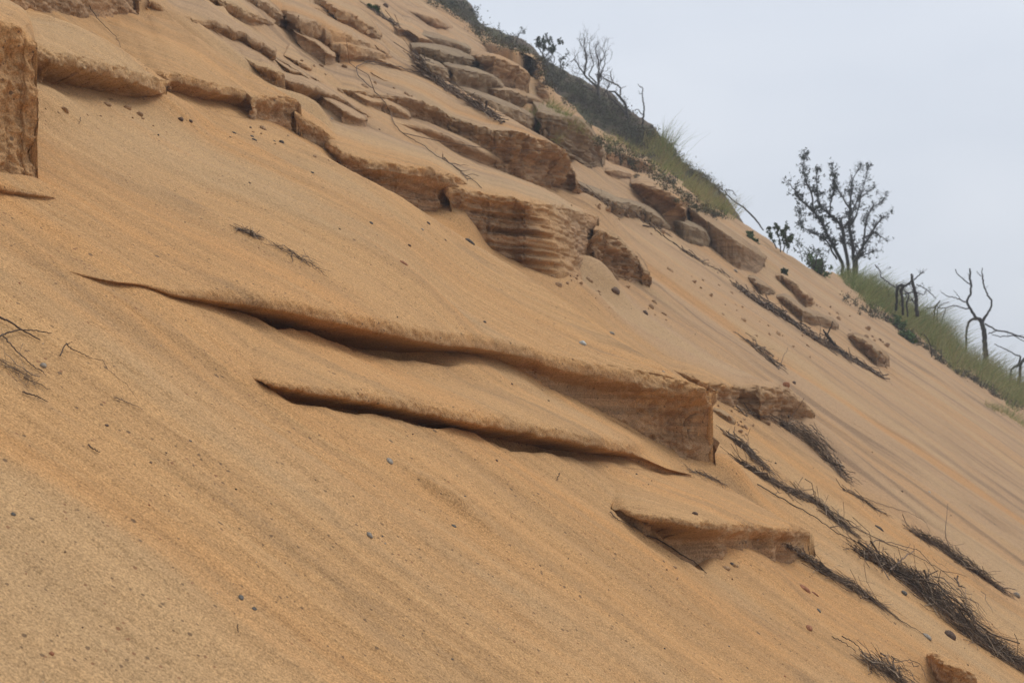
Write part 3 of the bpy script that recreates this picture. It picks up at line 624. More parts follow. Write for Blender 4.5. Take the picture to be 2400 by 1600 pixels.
ledge([(1572, 516, 20), (1600, 522, 42), (1630, 534, 46), (1652, 546, 42), (1664, 562, 28)],
      [(1570, 508, .6), (1604, 512, 1), (1636, 526, 1), (1656, 538, 1), (1668, 556, 1)], und=0.08, rr=0.12, tint=0.8, seed=42, extra=0.4)
ledge([(1604, 486, 24), (1620, 490, 60), (1660, 520, 65), (1700, 546, 70), (1740, 574, 67), (1770, 592, 50), (1792, 606, 26)],
      [(1600, 478, .6), (1625, 480, 1), (1668, 508, 1), (1708, 534, 1), (1748, 562, 1), (1776, 580, 1), (1798, 600, 1)], und=0.08, rr=0.08, tint=0.35, seed=43, extra=0.4, rough=0.7)
ledge([(1752, 650, 4), (1765, 652, 16), (1785, 666, 20), (1800, 676, 16), (1816, 686, 5)],
      [(1752, 644, .6), (1770, 646, 1), (1790, 658, 1), (1805, 670, 1), (1820, 684, 1)], und=0.1, rr=0.4, tint=0.5, seed=44, rough=3, jag=3)
ledge([(1818, 646, 6), (1832, 644, 20), (1850, 654, 24), (1866, 668, 26), (1890, 690, 26), (1905, 710, 10)],
      [(1814, 636, .2), (1836, 634, .8), (1856, 644, 1), (1872, 658, 1), (1896, 682, 1), (1910, 706, 1)], und=0.2, rr=0.3, seed=45, rough=3, jag=3)
ledge([(1820, 696, 4), (1836, 694, 22), (1852, 704, 24), (1880, 728, 26), (1920, 742, 24), (1950, 754, 20), (1960, 764, 8)],
      [(1820, 688, .5), (1840, 686, 1), (1858, 696, 1), (1886, 718, 1), (1924, 732, 1), (1954, 746, 1), (1966, 760, 1)], und=0.15, rr=0.3, tint=0.45, seed=46, rough=1.8, jag=2)
ledge([(1990, 788, 4), (2002, 786, 24), (2030, 800, 36), (2060, 822, 38), (2078, 838, 24)],
      [(1988, 780, .6), (2006, 778, 1), (2036, 792, 1), (2066, 814, 1), (2084, 834, 1)], und=0.2, rr=0.25, tint=0.3, seed=47, rough=2.2, jag=2)
# 17 bank behind the tall corner
ledge([(1560, 858, 2), (1592, 872, 10), (1630, 888, 34), (1660, 896, 50), (1700, 902, 50), (1740, 908, 44), (1784, 910, 76), (1820, 912, 84), (1842, 914, 82), (1862, 930, 74), (1885, 950, 58), (1902, 968, 38), (1906, 972, 34)],
      [(1500, 790, -.04), (1560, 800, -.04), (1620, 820, -.04), (1680, 845, -.03), (1730, 862, .2), (1780, 886, .8), (1830, 900, 1), (1852, 912, 1), (1874, 930, 1), (1894, 950, 1), (1908, 968, 1)], und=0.15, rr=0.22, seed=48, extra=0.4, rough=2.0, jag=2)
ledge([(1672, 960, 4), (1690, 966, 14), (1710, 980, 16), (1722, 990, 8)], [(1670, 954, .5), (1694, 960, 1), (1714, 974, 1), (1726, 988, 1)], und=0.1, rr=0.3, tint=0.5, seed=49, rough=1.5)
print("terrain", round(time.time() - T_START, 1))

# ------------------------------------------------------------------ beach at the foot of the slope
def beach():
    n = 60
    x = np.sinh(np.linspace(-6, 6, n)) * 12; y = np.sinh(np.linspace(-6, 6, n)) * 12
    X, Y = np.meshgrid(x, y)
    Z = 0.03 * fbm(X * 0.3, Y * 0.3, 0, 3)
    V = np.stack([X, Y, Z], -1).reshape(-1, 3); z = np.zeros(len(V))
    o = mesh_np("beach", V, grid_faces(n, n), MAT_SAND, attrs={"face": z, "tint": z})
    o["kind"] = "structure"
beach()
#@@V0@@
# ------------------------------------------------------------------ far vegetated shoulder of the dune
def wpt(px, py, dist): return np.array(CAM) + np.array(cam2w(((px - 1200) / FPX, (800 - py) / FPX, -1.0))) * dist
def soil_material():
    m, nt, bs = newmat("scrub_soil", 0.95); q = NT(nt)
    P = q.n("ShaderNodeTexCoord").outputs["Object"]
    a = q.noise(P, (1, 1, 1), 1.2, 5, 0.65); b = q.noise(P, (1, 1, 1), 5.0, 4, 0.7, loc=(3, 3, 3))
    col = q.mix(q.rng(a, 0.42, 0.6), (0.135, 0.098, 0.072), (0.11, 0.105, 0.055))
    col = q.mix(q.rng(b, 0.55, 0.72), col, (0.20, 0.125, 0.075))
    q.L.new(col, bs.inputs["Base Color"])
    q.L.new(q.bump(b, 1.0, 0.12, q.bump(q.noise(P, (1, 1, 1), 22.0, 4, 0.7), 0.8, 0.05)), bs.inputs["Normal"])
    return m
MAT_SOIL = soil_material()
def far_ridge():
    top = [(860, -190, 44), (960, -110, 43), (1020, -34, 42), (1064, -10, 41), (1090, 4, 40), (1108, 26, 40), (1126, 66, 40), (1170, 84, 39), (1225, 104, 38), (1262, 132, 37), (1296, 168, 36), (1345, 190, 35), (1400, 214, 34), (1440, 236, 33), (1470, 268, 32), (1500, 296, 31), (1532, 304, 30), (1548, 326, 29.5), (1590, 384, 29), (1640, 424, 28.5), (1700, 486, 28), (1760, 560, 27.5)]
    bot = [(760, 60, 31), (900, 90, 30.5), (980, 120, 30), (1040, 140, 30), (1080, 160, 29.5), (1110, 190, 29), (1160, 220, 29), (1200, 240, 28.5), (1240, 270, 28), (1290, 300, 28), (1330, 330, 27.5), (1380, 350, 27.5), (1420, 380, 27), (1450, 400, 27), (1490, 430, 26.5), (1510, 440, 26.5), (1540, 460, 26.3), (1590, 500, 26.2), (1640, 540, 26), (1700, 590, 25.8), (1760, 650, 25.6)]
    n = 240
    T, _ = resample(top, n); Bq, _ = resample(bot, n)
    TP = np.array([wpt(*t) for t in T]); BP = np.array([wpt(*t) for t in Bq])
    rows = []
    for k in range(8, 0, -1): rows.append(TP + np.array([0.15 * k, 0.9 * k, -0.35 * k * 1.4]))
    for k in range(60):
        w = k / 59; rows.append(TP * (1 - w) + BP * w + np.array([0, 0, 1.0]) * 0.5 * math.sin(w * math.pi))
    V = np.array(rows)
    nz = fbm(V[..., 0] * 0.8, V[..., 1] * 0.8, V[..., 2] * 0.8, 5, 0.55)
    V[..., 2] += 0.45 * nz * 0.7; V[..., 1] += 0.3 * nz
    nr_, nc_ = V.shape[:2]
    o = mesh_np("far_ridge", V.reshape(-1, 3), grid_faces(nr_, nc_), MAT_SOIL); o["kind"] = "structure"
far_ridge()

bpy.context.view_layer.update()
DG = bpy.context.evaluated_depsgraph_get()
def hit(px, py):
    d = cam2w(((px - 1200) / FPX, (800 - py) / FPX, -1.0)).normalized()
    ok, loc, nor, _, ob, _ = scene.ray_cast(DG, CAM, d, distance=200)
    if not ok: return None
    if nor.dot(d) > 0: nor = -nor
    return np.array(loc), np.array(nor), (loc - CAM).dot(Fw)

# ------------------------------------------------------------------ builders for loose and growing things
class MB:
    def __init__(s): s.V = []; s.F = []; s.A = []; s.n = 0
    def add(s, V, F, shade):
        V = np.asarray(V, float).reshape(-1, 3); s.V.append(V); s.F.append(np.asarray(F) + s.n); s.A.append(np.full(len(V), shade)); s.n += len(V)
    def tube(s, P, r, sides=4, shade=0.5):
        P = np.asarray(P, float); n = len(P); r = np.broadcast_to(r, (n,))
        t = np.gradient(P, axis=0); t /= np.linalg.norm(t, axis=1)[:, None] + 1e-9
        ref = np.array([0.31, 0.22, 0.92]); u = np.cross(t, ref); u /= np.linalg.norm(u, axis=1)[:, None] + 1e-9; v = np.cross(t, u)
        an = np.arange(sides) * 2 * math.pi / sides
        V = P[:, None] + r[:, None, None] * (np.cos(an)[None, :, None] * u[:, None] + np.sin(an)[None, :, None] * v[:, None])
        i = np.arange(n * sides).reshape(n, sides); j = np.roll(i, -1, axis=1)
        F = np.stack([i[:-1], j[:-1], j[1:], i[1:]], -1).reshape(-1, 4)
        F = np.vstack([F, i[[0]][:, [0, 1, 2, 3 % sides]], i[[-1]][:, [3 % sides, 2, 1, 0]]]) if sides == 4 else F
        s.add(V, F, shade)
    def quads(s, C, U, W, shade):
        """many leaf quads at centres C with half-axes U, W"""
        C = np.asarray(C); m = len(C)
        V = np.stack([C - U, C + W * 0.8, C + U, C - W * 0.8], 1).reshape(-1, 3)
        F = np.arange(4 * m).reshape(m, 4); s.V.append(V); s.F.append(F + s.n); s.A.append(np.repeat(np.broadcast_to(shade, (m,)), 4)); s.n += 4 * m
    def build(s, name, mat, origin=None, parent=None, smooth=True):
        V = np.vstack(s.V); o0 = np.array(origin if origin is not None else (0, 0, 0), float)
        o = mesh_np(name, V - o0, np.vstack(s.F), mat, smooth=smooth, attrs={"shade": np.concatenate(s.A)})
        o.location = Vector(o0)
        if parent: o.parent = parent; o.location = Vector(o0) - parent.location
        return o
def tag(o, label, cat, group=None):
    o["label"] = label; o["category"] = cat
    if group: o["group"] = group
    return o
def empty(name, loc):
    o = bpy.data.objects.new(name, None); scene.collection.objects.link(o); o.location = Vector(loc); o.empty_display_size = 0.1; return o
def shade_material(name, c0, c1, c2=None, rough=0.85, sc=60.0, trans=0.0):
    m, nt, bs = newmat(name, rough); q = NT(nt)
    sh = q.n("ShaderNodeAttribute", attribute_name="shade").outputs["Fac"]
    P = q.n("ShaderNodeTexCoord").outputs["Object"]
    col = q.mix(q.rng(sh, 0.0, 0.6 if c2 else 1.0, smooth=False), c0, c1)
    if c2: col = q.mix(q.rng(sh, 0.6, 1.0, smooth=False), col, c2)
    nz = q.noise(P, (1, 1, 1), sc, 3, 0.6)
    gg = q.n("ShaderNodeVectorMath", operation='SCALE'); q.L.new(col, gg.inputs[0]); q.L.new(q.rng(nz, 0.3, 0.7, 0.7, 1.3), gg.inputs["Scale"])
    q.L.new(gg.outputs[0], bs.inputs["Base Color"])
    q.L.new(q.bump(nz, 0.5, 0.003), bs.inputs["Normal"])
    return m
MAT_TWIG = shade_material("dry_twig", (0.075, 0.052, 0.038), (0.19, 0.132, 0.092), (0.37, 0.28, 0.19))
MAT_BARK = shade_material("bark", (0.022, 0.019, 0.017), (0.055, 0.047, 0.040), sc=40)
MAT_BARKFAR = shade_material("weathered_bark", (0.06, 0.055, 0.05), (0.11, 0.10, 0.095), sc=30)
MAT_LEAF = shade_material("leaf", (0.022, 0.032, 0.017), (0.07, 0.11, 0.035), (0.10, 0.19, 0.045), sc=30)
MAT_GRASS = shade_material("grass_blade", (0.12, 0.165, 0.048), (0.25, 0.30, 0.09), (0.38, 0.30, 0.15), sc=25)
MAT_SCRUB = shade_material("scrub_leaf", (0.095, 0.074, 0.055), (0.11, 0.12, 0.055), (0.20, 0.15, 0.10), sc=20)

def pebble(px, py, size, mat, label, cat="stone", name="stone", flat=0.6, elong=1.3, ang=None, seed=0, group=None, sink=0.38, nu=12):
    h = hit(px, py)
    if h is None: return None
    P, nrm, dist = h; rs = np.random.RandomState(seed * 7 + 3)
    R_ = size * dist / FPX / 2
    th = np.linspace(0, math.pi, nu); ph = np.linspace(0, 2 * math.pi, nu * 2, endpoint=False)
    TH, PH = np.meshgrid(th, ph, indexing='ij')
    X = np.sin(TH) * np.cos(PH); Y = np.sin(TH) * np.sin(PH); Z = np.cos(TH)
    k = 1 + 0.28 * fbm(X * 1.1 + seed, Y * 1.1, Z * 1.1 + seed * 3, 3)
    for _ in range(5):                     # worn facets
        d = rs.normal(size=3); d /= np.linalg.norm(d); dd = X * d[0] + Y * d[1] + Z * d[2]
        k = np.where(dd * k > 0.78, 0.78 / np.maximum(dd, 0.1) * 0.5 + 0.5 * k, k)
    X, Y, Z = X * k * elong, Y * k, Z * k * flat
    n = nrm / np.linalg.norm(nrm)
    a = np.array(Av) if ang is None else np.array(Av) * math.cos(ang) + np.array(Bv) * math.sin(ang)
    a = a - n * a.dot(n); a /= np.linalg.norm(a); b = np.cross(n, a)
    V = (X[..., None] * a + Y[..., None] * b + Z[..., None] * n).reshape(-1, 3) * R_
    nr_, nc_ = TH.shape; i = np.arange(nr_ * nc_).reshape(nr_, nc_); j = np.roll(i, -1, axis=1)
    F = np.stack([i[:-1], i[1:], j[1:], j[:-1]], -1).reshape(-1, 4)
    o = mesh_np(name, V, F, mat, attrs={"shade": np.full(len(V), rs.rand())})
    o.location = Vector(P + n * R_ * flat * (1 - 2 * sink) * 0.5)
    tag(o, label, cat, group); return o
MAT_ST_GREY = shade_material("grey_stone", (0.215, 0.185, 0.150), (0.32, 0.275, 0.22), sc=90)
MAT_ST_DARK = shade_material("dark_stone", (0.055, 0.047, 0.042), (0.115, 0.095, 0.08), sc=90)
MAT_ST_BROWN = shade_material("brown_stone", (0.085, 0.055, 0.04), (0.15, 0.095, 0.065), sc=90)
MAT_ST_WHITE = shade_material("pale_stone", (0.42, 0.42, 0.38), (0.55, 0.54, 0.50), sc=90)
MAT_ST_BLUE = shade_material("slate_stone", (0.09, 0.082, 0.072), (0.135, 0.122, 0.105), sc=90)
MAT_ST_RED = shade_material("red_clay", (0.27, 0.11, 0.055), (0.33, 0.15, 0.08), sc=90)
G_, D_, Bn, W_, Bl, Rd = MAT_ST_GREY, MAT_ST_DARK, MAT_ST_BROWN, MAT_ST_WHITE, MAT_ST_BLUE, MAT_ST_RED

STONES = [
 (1365, 806, 22, W_, "pale rounded pebble, the only whitish one on the open sand above the long ledge", .7, 1.1),
 (101, 858, 20, G_, "angular grey stone beside the dry twigs at the left edge", .9, 1.0),
 (1101, 567, 23, D_, "smooth dark slate pebble perched on the ridge below the banded block", .45, 1.7),
 (1004, 524, 11, D_, "small dark pebble on the ridge up-left of the slate pebble", .7, 1.1),
 (423, 281, 15, Bn, "larger of two round brown stones under the upper left overhang", .9, 1.0),
 (447, 285, 11, Bn, "smaller of two round brown stones under the upper left overhang", .9, 1.0),
 (660, 334, 14, D_, "dark pointed stone at the right end of the upper left pebble cluster", .7, 1.3),
 (596, 328, 13, D_, "lower of two flat dark stones in the upper left pebble cluster", .5, 1.5),
 (591, 320, 10, D_, "upper of two flat dark stones in the upper left pebble cluster", .5, 1.5),
 (587, 300, 8, Bn, "tiny brown stone above the flat dark ones in the upper left cluster", .8, 1.0),
 (549, 312, 10, D_, "flat dark stone left in the upper left pebble cluster", .5, 1.6),
 (540, 322, 6, Bn, "tiny brown stone below the left one of the upper left cluster", .6, 1.4),
 (643, 331, 7, D_, "tiny dark stone beside the pointed one in the upper left cluster", .6, 1.3),
 (585, 429, 8, Bn, "lone brown pebble on the smooth sand below the upper left cluster", .6, 1.3),
 (732, 405, 9, D_, "dark pebble beside the left end of the orange sand ridge", .6, 1.2),
 (792, 381, 14, Rd, "reddish stone at the tip of the upper left ledge", .6, 1.3),
 (777, 279, 9, G_, "small grey stone on the sand right of the upper left ledge", .7, 1.1),
 (870, 523, 12, D_, "flat dark pebble in the middle of the orange sand", .5, 1.5),
 (959, 576, 10, Bn, "round brown pebble on the orange sand right of the flat dark one", .9, 1.0),
 (947, 618, 18, Rd, "long reddish-brown clay chip on the orange sand", .5, 2.0),
 (990, 538, 8, G_, "small grey pebble on the orange sand near the ridge", .6, 1.3),
 (1044, 563, 7, Bn, "small brown pebble just left of the slate pebble", .6, 1.3),
 (1136, 755, 10, D_, "dark pebble above the middle of the long ledge", .8, 1.1),
 (1434, 781, 14, G_, "grey pebble sitting on the ridge line above the pale pebble", .6, 1.4),
 (1555, 871, 8, G_, "small grey pebble just above the tall corner of the long ledge", .6, 1.3),
 (796, 537, 7, Bn, "small brown pebble on the pale stripe left of the orange sand", .6, 1.2),
 (913, 1081, 20, G_, "grey elongated pebble below the second ledge", .6, 1.7),
 (1164, 1079, 8, Bn, "brown pebble between the second ledge and the lowest small ledge", .8, 1.1),
 (1064, 1232, 12, Bl, "small slate chip under the lowest small ledge", .4, 1.8),
 (1090, 1163, 7, D_, "small dark pebble just above the lowest small ledge", .8, 1.0),
 (866, 1254, 18, G_, "grey wedge-shaped pebble on the lower open sand", .6, 1.5),
 (896, 1256, 7, D_, "tiny dark pebble beside the grey wedge-shaped one", .7, 1.1),
 (1492, 1111, 7, D_, "tiny dark pebble under the right end of the second ledge", .8, 1.0),
 (1629, 1204, 16, Bn, "brown stone on the sand just above the sheltered hollow", .7, 1.2),
 (1716, 1322, 13, D_, "dark stone at the foot of the sheltered hollow", .7, 1.2),
 (565, 1400, 17, Bl, "slate-green pebble, upper of two close together low on the slope", .5, 1.7),
 (596, 1426, 13, Bl, "slate-green pebble, lower of two close together low on the slope", .5, 1.7),
 (31, 1205, 13, Bl, "slate pebble near the left edge below the twigs", .7, 1.2),
 (121, 1531, 14, Rd, "red clay crumb in the lower left corner", .7, 1.2),
 (353, 1084, 8, Bn, "round brown grain-like pebble left of the centre of the lower slope", .9, 1.0),
 (250, 997, 11, Bn, "purplish-brown pebble below the thin lying stick", .6, 1.5),
 (446, 1033, 8, D_, "dark pebble below the lying stick, right of the purplish one", .6, 1.3),
 (2060, 1238, 20, D_, "dark flat stone between the twig piles on the right", .5, 1.8),
 (2119, 1390, 17, Bl, "blue-grey pebble against the big twig pile", .7, 1.2),
 (1919, 1430, 14, Bl, "blue-grey chip on the sand below the hollow", .4, 1.7),
 (1896, 1471, 20, Rd, "orange-red clay stone below the blue-grey chip", .5, 1.6),
 (1888, 1380, 26, Rd, "long sandy-red chip below the hollow, upper of two", .4, 2.0),
 (1910, 1392, 16, Rd, "short sandy-red chip touching the long one below the hollow", .5, 1.6),
 (2173, 1492, 22, G_, "grey-brown stone at the end of the long trailing stem", .5, 1.7),
 (2381, 1396, 20, G_, "upright grey stone below the right-hand twig pile", 1.0, .8),
 (2178, 1153, 7, W_, "tiny whitish pebble on the pinkish sand at right", .7, 1.2),
 (1634, 1428, 0, D_, "", .6, 1.2),
 (1841, 905, 22, Rd, "reddish cemented lump on top of the bank behind the tall corner", 1.2, .8),
 (1860, 898, 12, Bn, "brown lump beside the reddish one on the bank behind the tall corner", 1.0, .9),
 (1512, 734, 18, Bn, "soft brown sand lump on the slope below the rubble", .7, 1.4),
 (1442, 682, 24, Bn, "crumbled brown lump at the foot of the sand curtain", .6, 1.6),
 (1724, 636, 12, G_, "small grey lump under the long pale slab near the crest", .7, 1.2),
 (903, 16, 16, Bn, "dark round lump near the top edge of the slope", .9, 1.0),
]
STONES.append((2226, 1490, 34, Bn, "soft brown sand lump just above the dark stub in the lower right corner", .7, 1.3))
STONES = [s_ for s_ in STONES if s_[2] > 0]
for i, s_ in enumerate(STONES):
    pebble(s_[0], s_[1], s_[2] * 0.88, s_[3], s_[4], flat=s_[5], elong=1 + (s_[6] - 1) * .6, ang=(i * 2.4) % 3.1 - 1.5, seed=i, name="pebble" if s_[2] < 16 else "stone", cat="pebble" if s_[2] < 16 else "stone")
# tiny grit nobody could tell apart
rg = random.Random(21); cnt = 0
PROTO = {}
while cnt < 90:
    px = rg.uniform(0, 2400); py = rg.uniform(300, 1600)
    lim = 0.678 * (px - 985)
    if py < lim + 260: continue
    if rg.random() > 0.35 + 0.65 * (py / 1600): continue
    sz = rg.choice([3, 3, 4, 4, 5, 6])
    key = rg.randrange(6)
    if key not in PROTO:
        PROTO[key] = pebble(px, py, 10, [D_, Bn, D_, Bn, G_, Rd][key], "", seed=100 + key, nu=7, name="grit", cat="pebble", flat=.7, elong=1.2); src = PROTO[key]; o = src; s0 = hit(px, py)[2] * 10 / FPX / 2; src["_s"] = s0
    else:
        h = hit(px, py)
        if h is None: continue
        src = PROTO[key]; o = src.copy(); scene.collection.objects.link(o)
    h = hit(px, py)
    o.location = Vector(h[0]); k = (sz * h[2] / FPX / 2) / src["_s"]; o.scale = (k, k, k)
    o.rotation_euler = (rg.uniform(-.4, .4), rg.uniform(-.4, .4), rg.uniform(0, 6)) if o is not src else (0, 0, 0)
    tag(o, "tiny piece of grit scattered on the open sand among many alike", "pebble", "grit scattered over the sand")
    cnt += 1
for o in scene.objects:
    if "_s" in o: del o["_s"]

# crumbs of broken crust lying under the ledges and along the eroded run near the crest
MAT_CRUMB = shade_material("sand_crumb", (0.27, 0.165, 0.09), (0.40, 0.255, 0.14), sc=70)
rg = random.Random(5); PC = []
CZ = [((1290, 640), (1440, 700), 14, "at the foot of the banded block"), ((1660, 950), (1780, 1010), 12, "below the bank behind the tall corner"), ((1590, 640), (1900, 830), 26, "on the run below the long pale slab near the crest"),
      ((1350, 455), (1600, 560), 22, "beneath the lumpy pale band"), ((1900, 700), (2110, 830), 16, "on the upper right slope under the crest grass"), ((700, 150), (980, 240), 14, "between the upper middle ledges"),
      ((1460, 640), (1560, 760), 8, "on the slope below the rubble"), ((100, 250), (360, 285), 12, "in the shade under the upper left overhang"), ((600, 300), (800, 390), 8, "beside the tip of the upper left ledge"), ((1480, 1330), (1900, 1350), 8, "in front of the sheltered hollow")]
for (x0, y0), (x1, y1), n_, where_ in CZ:
    for _ in range(n_):
        t_ = rg.random(); px = x0 + (x1 - x0) * t_ + rg.gauss(0, 14); py = y0 + (y1 - y0) * t_ + rg.gauss(0, 12)
        h = hit(px, py)
        if h is None or h[2] > 24: continue
        if len(PC) < 5:
            o = pebble(px, py, 12, MAT_CRUMB, "", seed=200 + len(PC), nu=8, name="sand_crumb", cat="crumb", flat=.6, elong=1.25, sink=.3); o["_s"] = h[2] * 12 / FPX / 2; PC.append(o); src = o
        else:
            src = rg.choice(PC); o = src.copy(); scene.collection.objects.link(o)
            o.rotation_euler = (rg.uniform(-.5, .5), rg.uniform(-.5, .5), rg.uniform(0, 6))
        sz = rg.choice([5, 6, 7, 8, 10, 13, 17]); k = (sz * h[2] / FPX / 2) / src["_s"]; o.scale = (k, k, k); o.location = Vector(h[0])
        tag(o, "small crumb of sand " + where_, "crumb", "crumbs " + where_)
for o in scene.objects:
    if "_s" in o: del o["_s"]

# ---- dry twigs washed down the slope
def ground_path(pts, n):
    L, _ = resample(pts, n); out = []
    last = None
    for p in L:
        h = hit(p[0], p[1])
        if h is None: h = last
        if h is None: continue
        if last is not None and abs(h[2] - last[2]) > 1.2: h = (last[0], last[1], last[2]) if False else h
        out.append((h[0], h[1], h[2], p)); last = h
    return out
def pile(name, label, cat, pts, n, seed, lmin=0.08, lmax=0.4, mound=0.35, rad=0.0015, align=0.42, group=None, shade=(0, 1), curl=0.25):
    """pts: (px, py, width in px); a long heap of dry twigs lying on the ground"""
    rs = np.random.RandomState(seed); g = ground_path(pts, 26); mb = MB()
    C = np.array([a[0] for a in g]); Nn = np.array([a[1] for a in g]); Wd = np.array([a[3][2] * a[2] / FPX for a in g])
    T = np.gradient(C, axis=0); T /= np.linalg.norm(T, axis=1)[:, None] + 1e-9
    nn = np.array(N)
    for k in range(n):
        u = rs.rand() * (len(g) - 1.001); i = int(u); f = u - i
        c = C[i] * (1 - f) + C[i + 1] * f; t = T[i]; w = Wd[i] * (1 - f) + Wd[i + 1] * f
        s = np.cross(nn, t); s /= np.linalg.norm(s)
        off = rs.normal() * 0.34 + 0.35 * perlin(u * 1.3, seed * 3.1, .5)
        if rs.rand() < 0.42 + 1.5 * perlin(u * .9 + seed, 7.7, off * 1.5): continue
        hgt = abs(rs.normal()) * mound * .75 * w * max(0.1, 1 - abs(off) * 1.1)
        L = rs.uniform(lmin, lmax) * (0.5 + 0.8 * rs.rand())
        ang = rs.normal() * align * (1 if rs.rand() < 0.72 else 3) + .35 * perlin(u * .8, seed * 5.3, 1.5)
        d = t * math.cos(ang) + s * math.sin(ang); e = nn * rs.normal() * 0.10 * (1 if rs.rand() < .85 else 3.5)
        m = 6; q = np.linspace(-0.5, 0.5, m)
        b1 = (s * rs.normal() + nn * rs.normal() * 0.6) * curl * L
        P = c + s * off * w + nn * (hgt + 0.003) + (d[None] + e[None]) * (q * L)[:, None] + b1[None] * (q ** 2 - 0.08)[:, None] + rs.normal(size=(m, 3)) * 0.03 * L
        # keep above the sand
        rel = (P - c) @ nn; P += nn[None] * np.maximum(0.002 - rel, 0)[:, None]
        r0 = rad * rs.uniform(0.6, 1.6) * (2.6 if rs.rand() < .05 else 1) * (c - np.array(CAM)).dot(np.array(Fw)) / 7.5
        mb.tube(P, r0 * np.linspace(1, 0.5, m), 4 if r0 > .0025 else 3, shade[0] + (shade[1] - shade[0]) * rs.rand() ** 1.15)
    o = mb.build(name, MAT_TWIG, C[0]); tag(o, label, cat, group); return o
def stem(name, label, cat, pts, r, seed=0, lift=0.004, shade=0.2, parent=None, branches=0, mat=None, wob=0.3, n=None):
    g = ground_path(pts, n or max(8, len(pts) * 5)); rs = np.random.RandomState(seed)
    P = np.array([a[0] + np.array(N) * (lift + (a[3][2] * a[2] / FPX if len(a[3]) > 2 else 0)) for a in g])
    d = g[0][2]
    sc = np.linalg.norm(P[-1] - P[0])
    P[1:-1] += rs.normal(size=P[1:-1].shape) * 0.006 * wob * d / 7
    mb = MB(); mb.tube(P, np.linspace(1, 0.45, len(P)) * r, 5, shade)
    T = np.gradient(P, axis=0)
    for k in range(branches):
        i = rs.randint(1, len(P) - 1); t = T[i] / np.linalg.norm(T[i]); s = np.cross(np.array(N), t)
        dd = t * 0.7 + s * rs.choice([-1, 1]) * rs.uniform(.3, .9) + np.array(N) * rs.uniform(0, .5); L = sc * rs.uniform(.08, .25)
        Q = P[i] + dd[None] * (np.linspace(0, 1, 5) * L)[:, None] + rs.normal(size=(5, 3)) * 0.04 * L
        Q[0] = P[i]; mb.tube(Q, np.linspace(.7, .3, 5) * r, 4, shade)
    o = mb.build(name, mat or MAT_TWIG, P[0]); tag(o, label, cat); return o

PL = "twig_pile"
pile(PL, "big dark heap of dry roots and twigs trailing to the right edge", "twig pile", [(2020, 1302, 14), (2080, 1330, 34), (2130, 1362, 54), (2200, 1420, 100), (2240, 1460, 110), (2290, 1500, 84), (2340, 1530, 60), (2410, 1575, 56)], 1900, 1, .08, .36, mound=.42)
pile(PL, "brushy dark twig pile below the bank behind the tall corner", "twig pile", [(1836, 1000, 22), (1880, 1020, 40), (1910, 1050, 52), (1945, 1085, 44), (1985, 1128, 18)], 620, 2, .06, .22, mound=.45, align=.55)
pile(PL, "sparse scatter of twigs leading down into the brushy dark pile", "twig pile", [(1730, 966, 14), (1780, 978, 20), (1820, 988, 22), (1850, 1010, 20)], 110, 3, .08, .25, mound=.3, align=.7)
pile(PL, "narrow dark twig strand right beside the foot of the tall corner", "twig pile", [(1712, 1026, 8), (1735, 1044, 22), (1760, 1068, 22), (1795, 1100, 10)], 240, 4, .07, .22, mound=.4)
pile(PL, "long thin trail of brown twigs running between two larger twig piles", "twig pile", [(1745, 1092, 12), (1800, 1125, 20), (1850, 1152, 20), (1900, 1172, 26), (1950, 1212, 24), (1990, 1245, 8)], 520, 5, .08, .3, mound=.3)
pile(PL, "narrow twig pile coming out from the right end of the sheltered hollow", "twig pile", [(1845, 1282, 12), (1880, 1306, 24), (1920, 1334, 26), (1970, 1362, 16), (2010, 1386, 12), (2060, 1418, 5)], 420, 6, .08, .3, mound=.35)
pile(PL, "brown twig pile lying alone near the right edge above the big heap", "twig pile", [(2150, 1256, 12), (2190, 1276, 28), (2240, 1312, 32), (2300, 1352, 26), (2350, 1384, 10)], 560, 7, .08, .28, mound=.38)
pile(PL, "small bushy heap of twigs at the bottom edge of the view", "twig pile", [(2030, 1560, 20), (2070, 1572, 44), (2100, 1592, 60), (2130, 1620, 50)], 380, 8, .05, .2, mound=.5, align=1.0)
pile(PL, "long reddish-brown twig drift under the pale blocks near the crest", "twig pile", [(1728, 672, 10), (1760, 700, 20), (1800, 722, 22), (1850, 752, 22), (1900, 790, 24), (1950, 818, 18), (2000, 846, 12), (2052, 876, 8)], 760, 9, .1, .5, mound=.3, rad=.0022)
pile(PL, "tangle of thin roots hanging from the grey blocks at upper centre", "roots", [(985, 140, 18), (1000, 175, 22), (1035, 200, 32), (1070, 226, 40), (1110, 250, 34), (1150, 272, 30), (1172, 290, 12)], 480, 10, .15, .6, mound=.3, rad=.0022, align=.6)
pile(PL, "scatter of fine twigs on the pinkish sand above the tall corner", "twig pile", [(1752, 802, 8), (1780, 820, 20), (1800, 842, 16), (1822, 862, 6)], 110, 11, .1, .35, mound=.3, align=.7)
pile(PL, "thin crumbly trail of twigs below the pale slab near the crest", "twig pile", [(1606, 592, 6), (1640, 612, 10), (1670, 628, 12), (1700, 644, 8)], 90, 12, .1, .35, mound=.2, align=.7)
pile(PL, "small dark knot of twigs, left of two on the open upper sand", "twig pile", [(556, 540, 6), (576, 546, 12), (592, 552, 20), (606, 558, 8)], 70, 13, .04, .14, mound=.2, align=.8, rad=.0013)
pile(PL, "spread knot of twigs, right of two on the open upper sand", "twig pile", [(648, 578, 10), (672, 594, 14), (700, 608, 26), (730, 618, 14)], 60, 14, .05, .16, mound=.25, align=1.0, rad=.0013)
pile(PL, "loose bundle of dark twigs half buried at the left edge", "twig pile", [(-10, 850, 30), (20, 862, 30), (50, 880, 34), (80, 905, 18)], 70, 15, .05, .16, mound=.35, align=.7, rad=.0011)
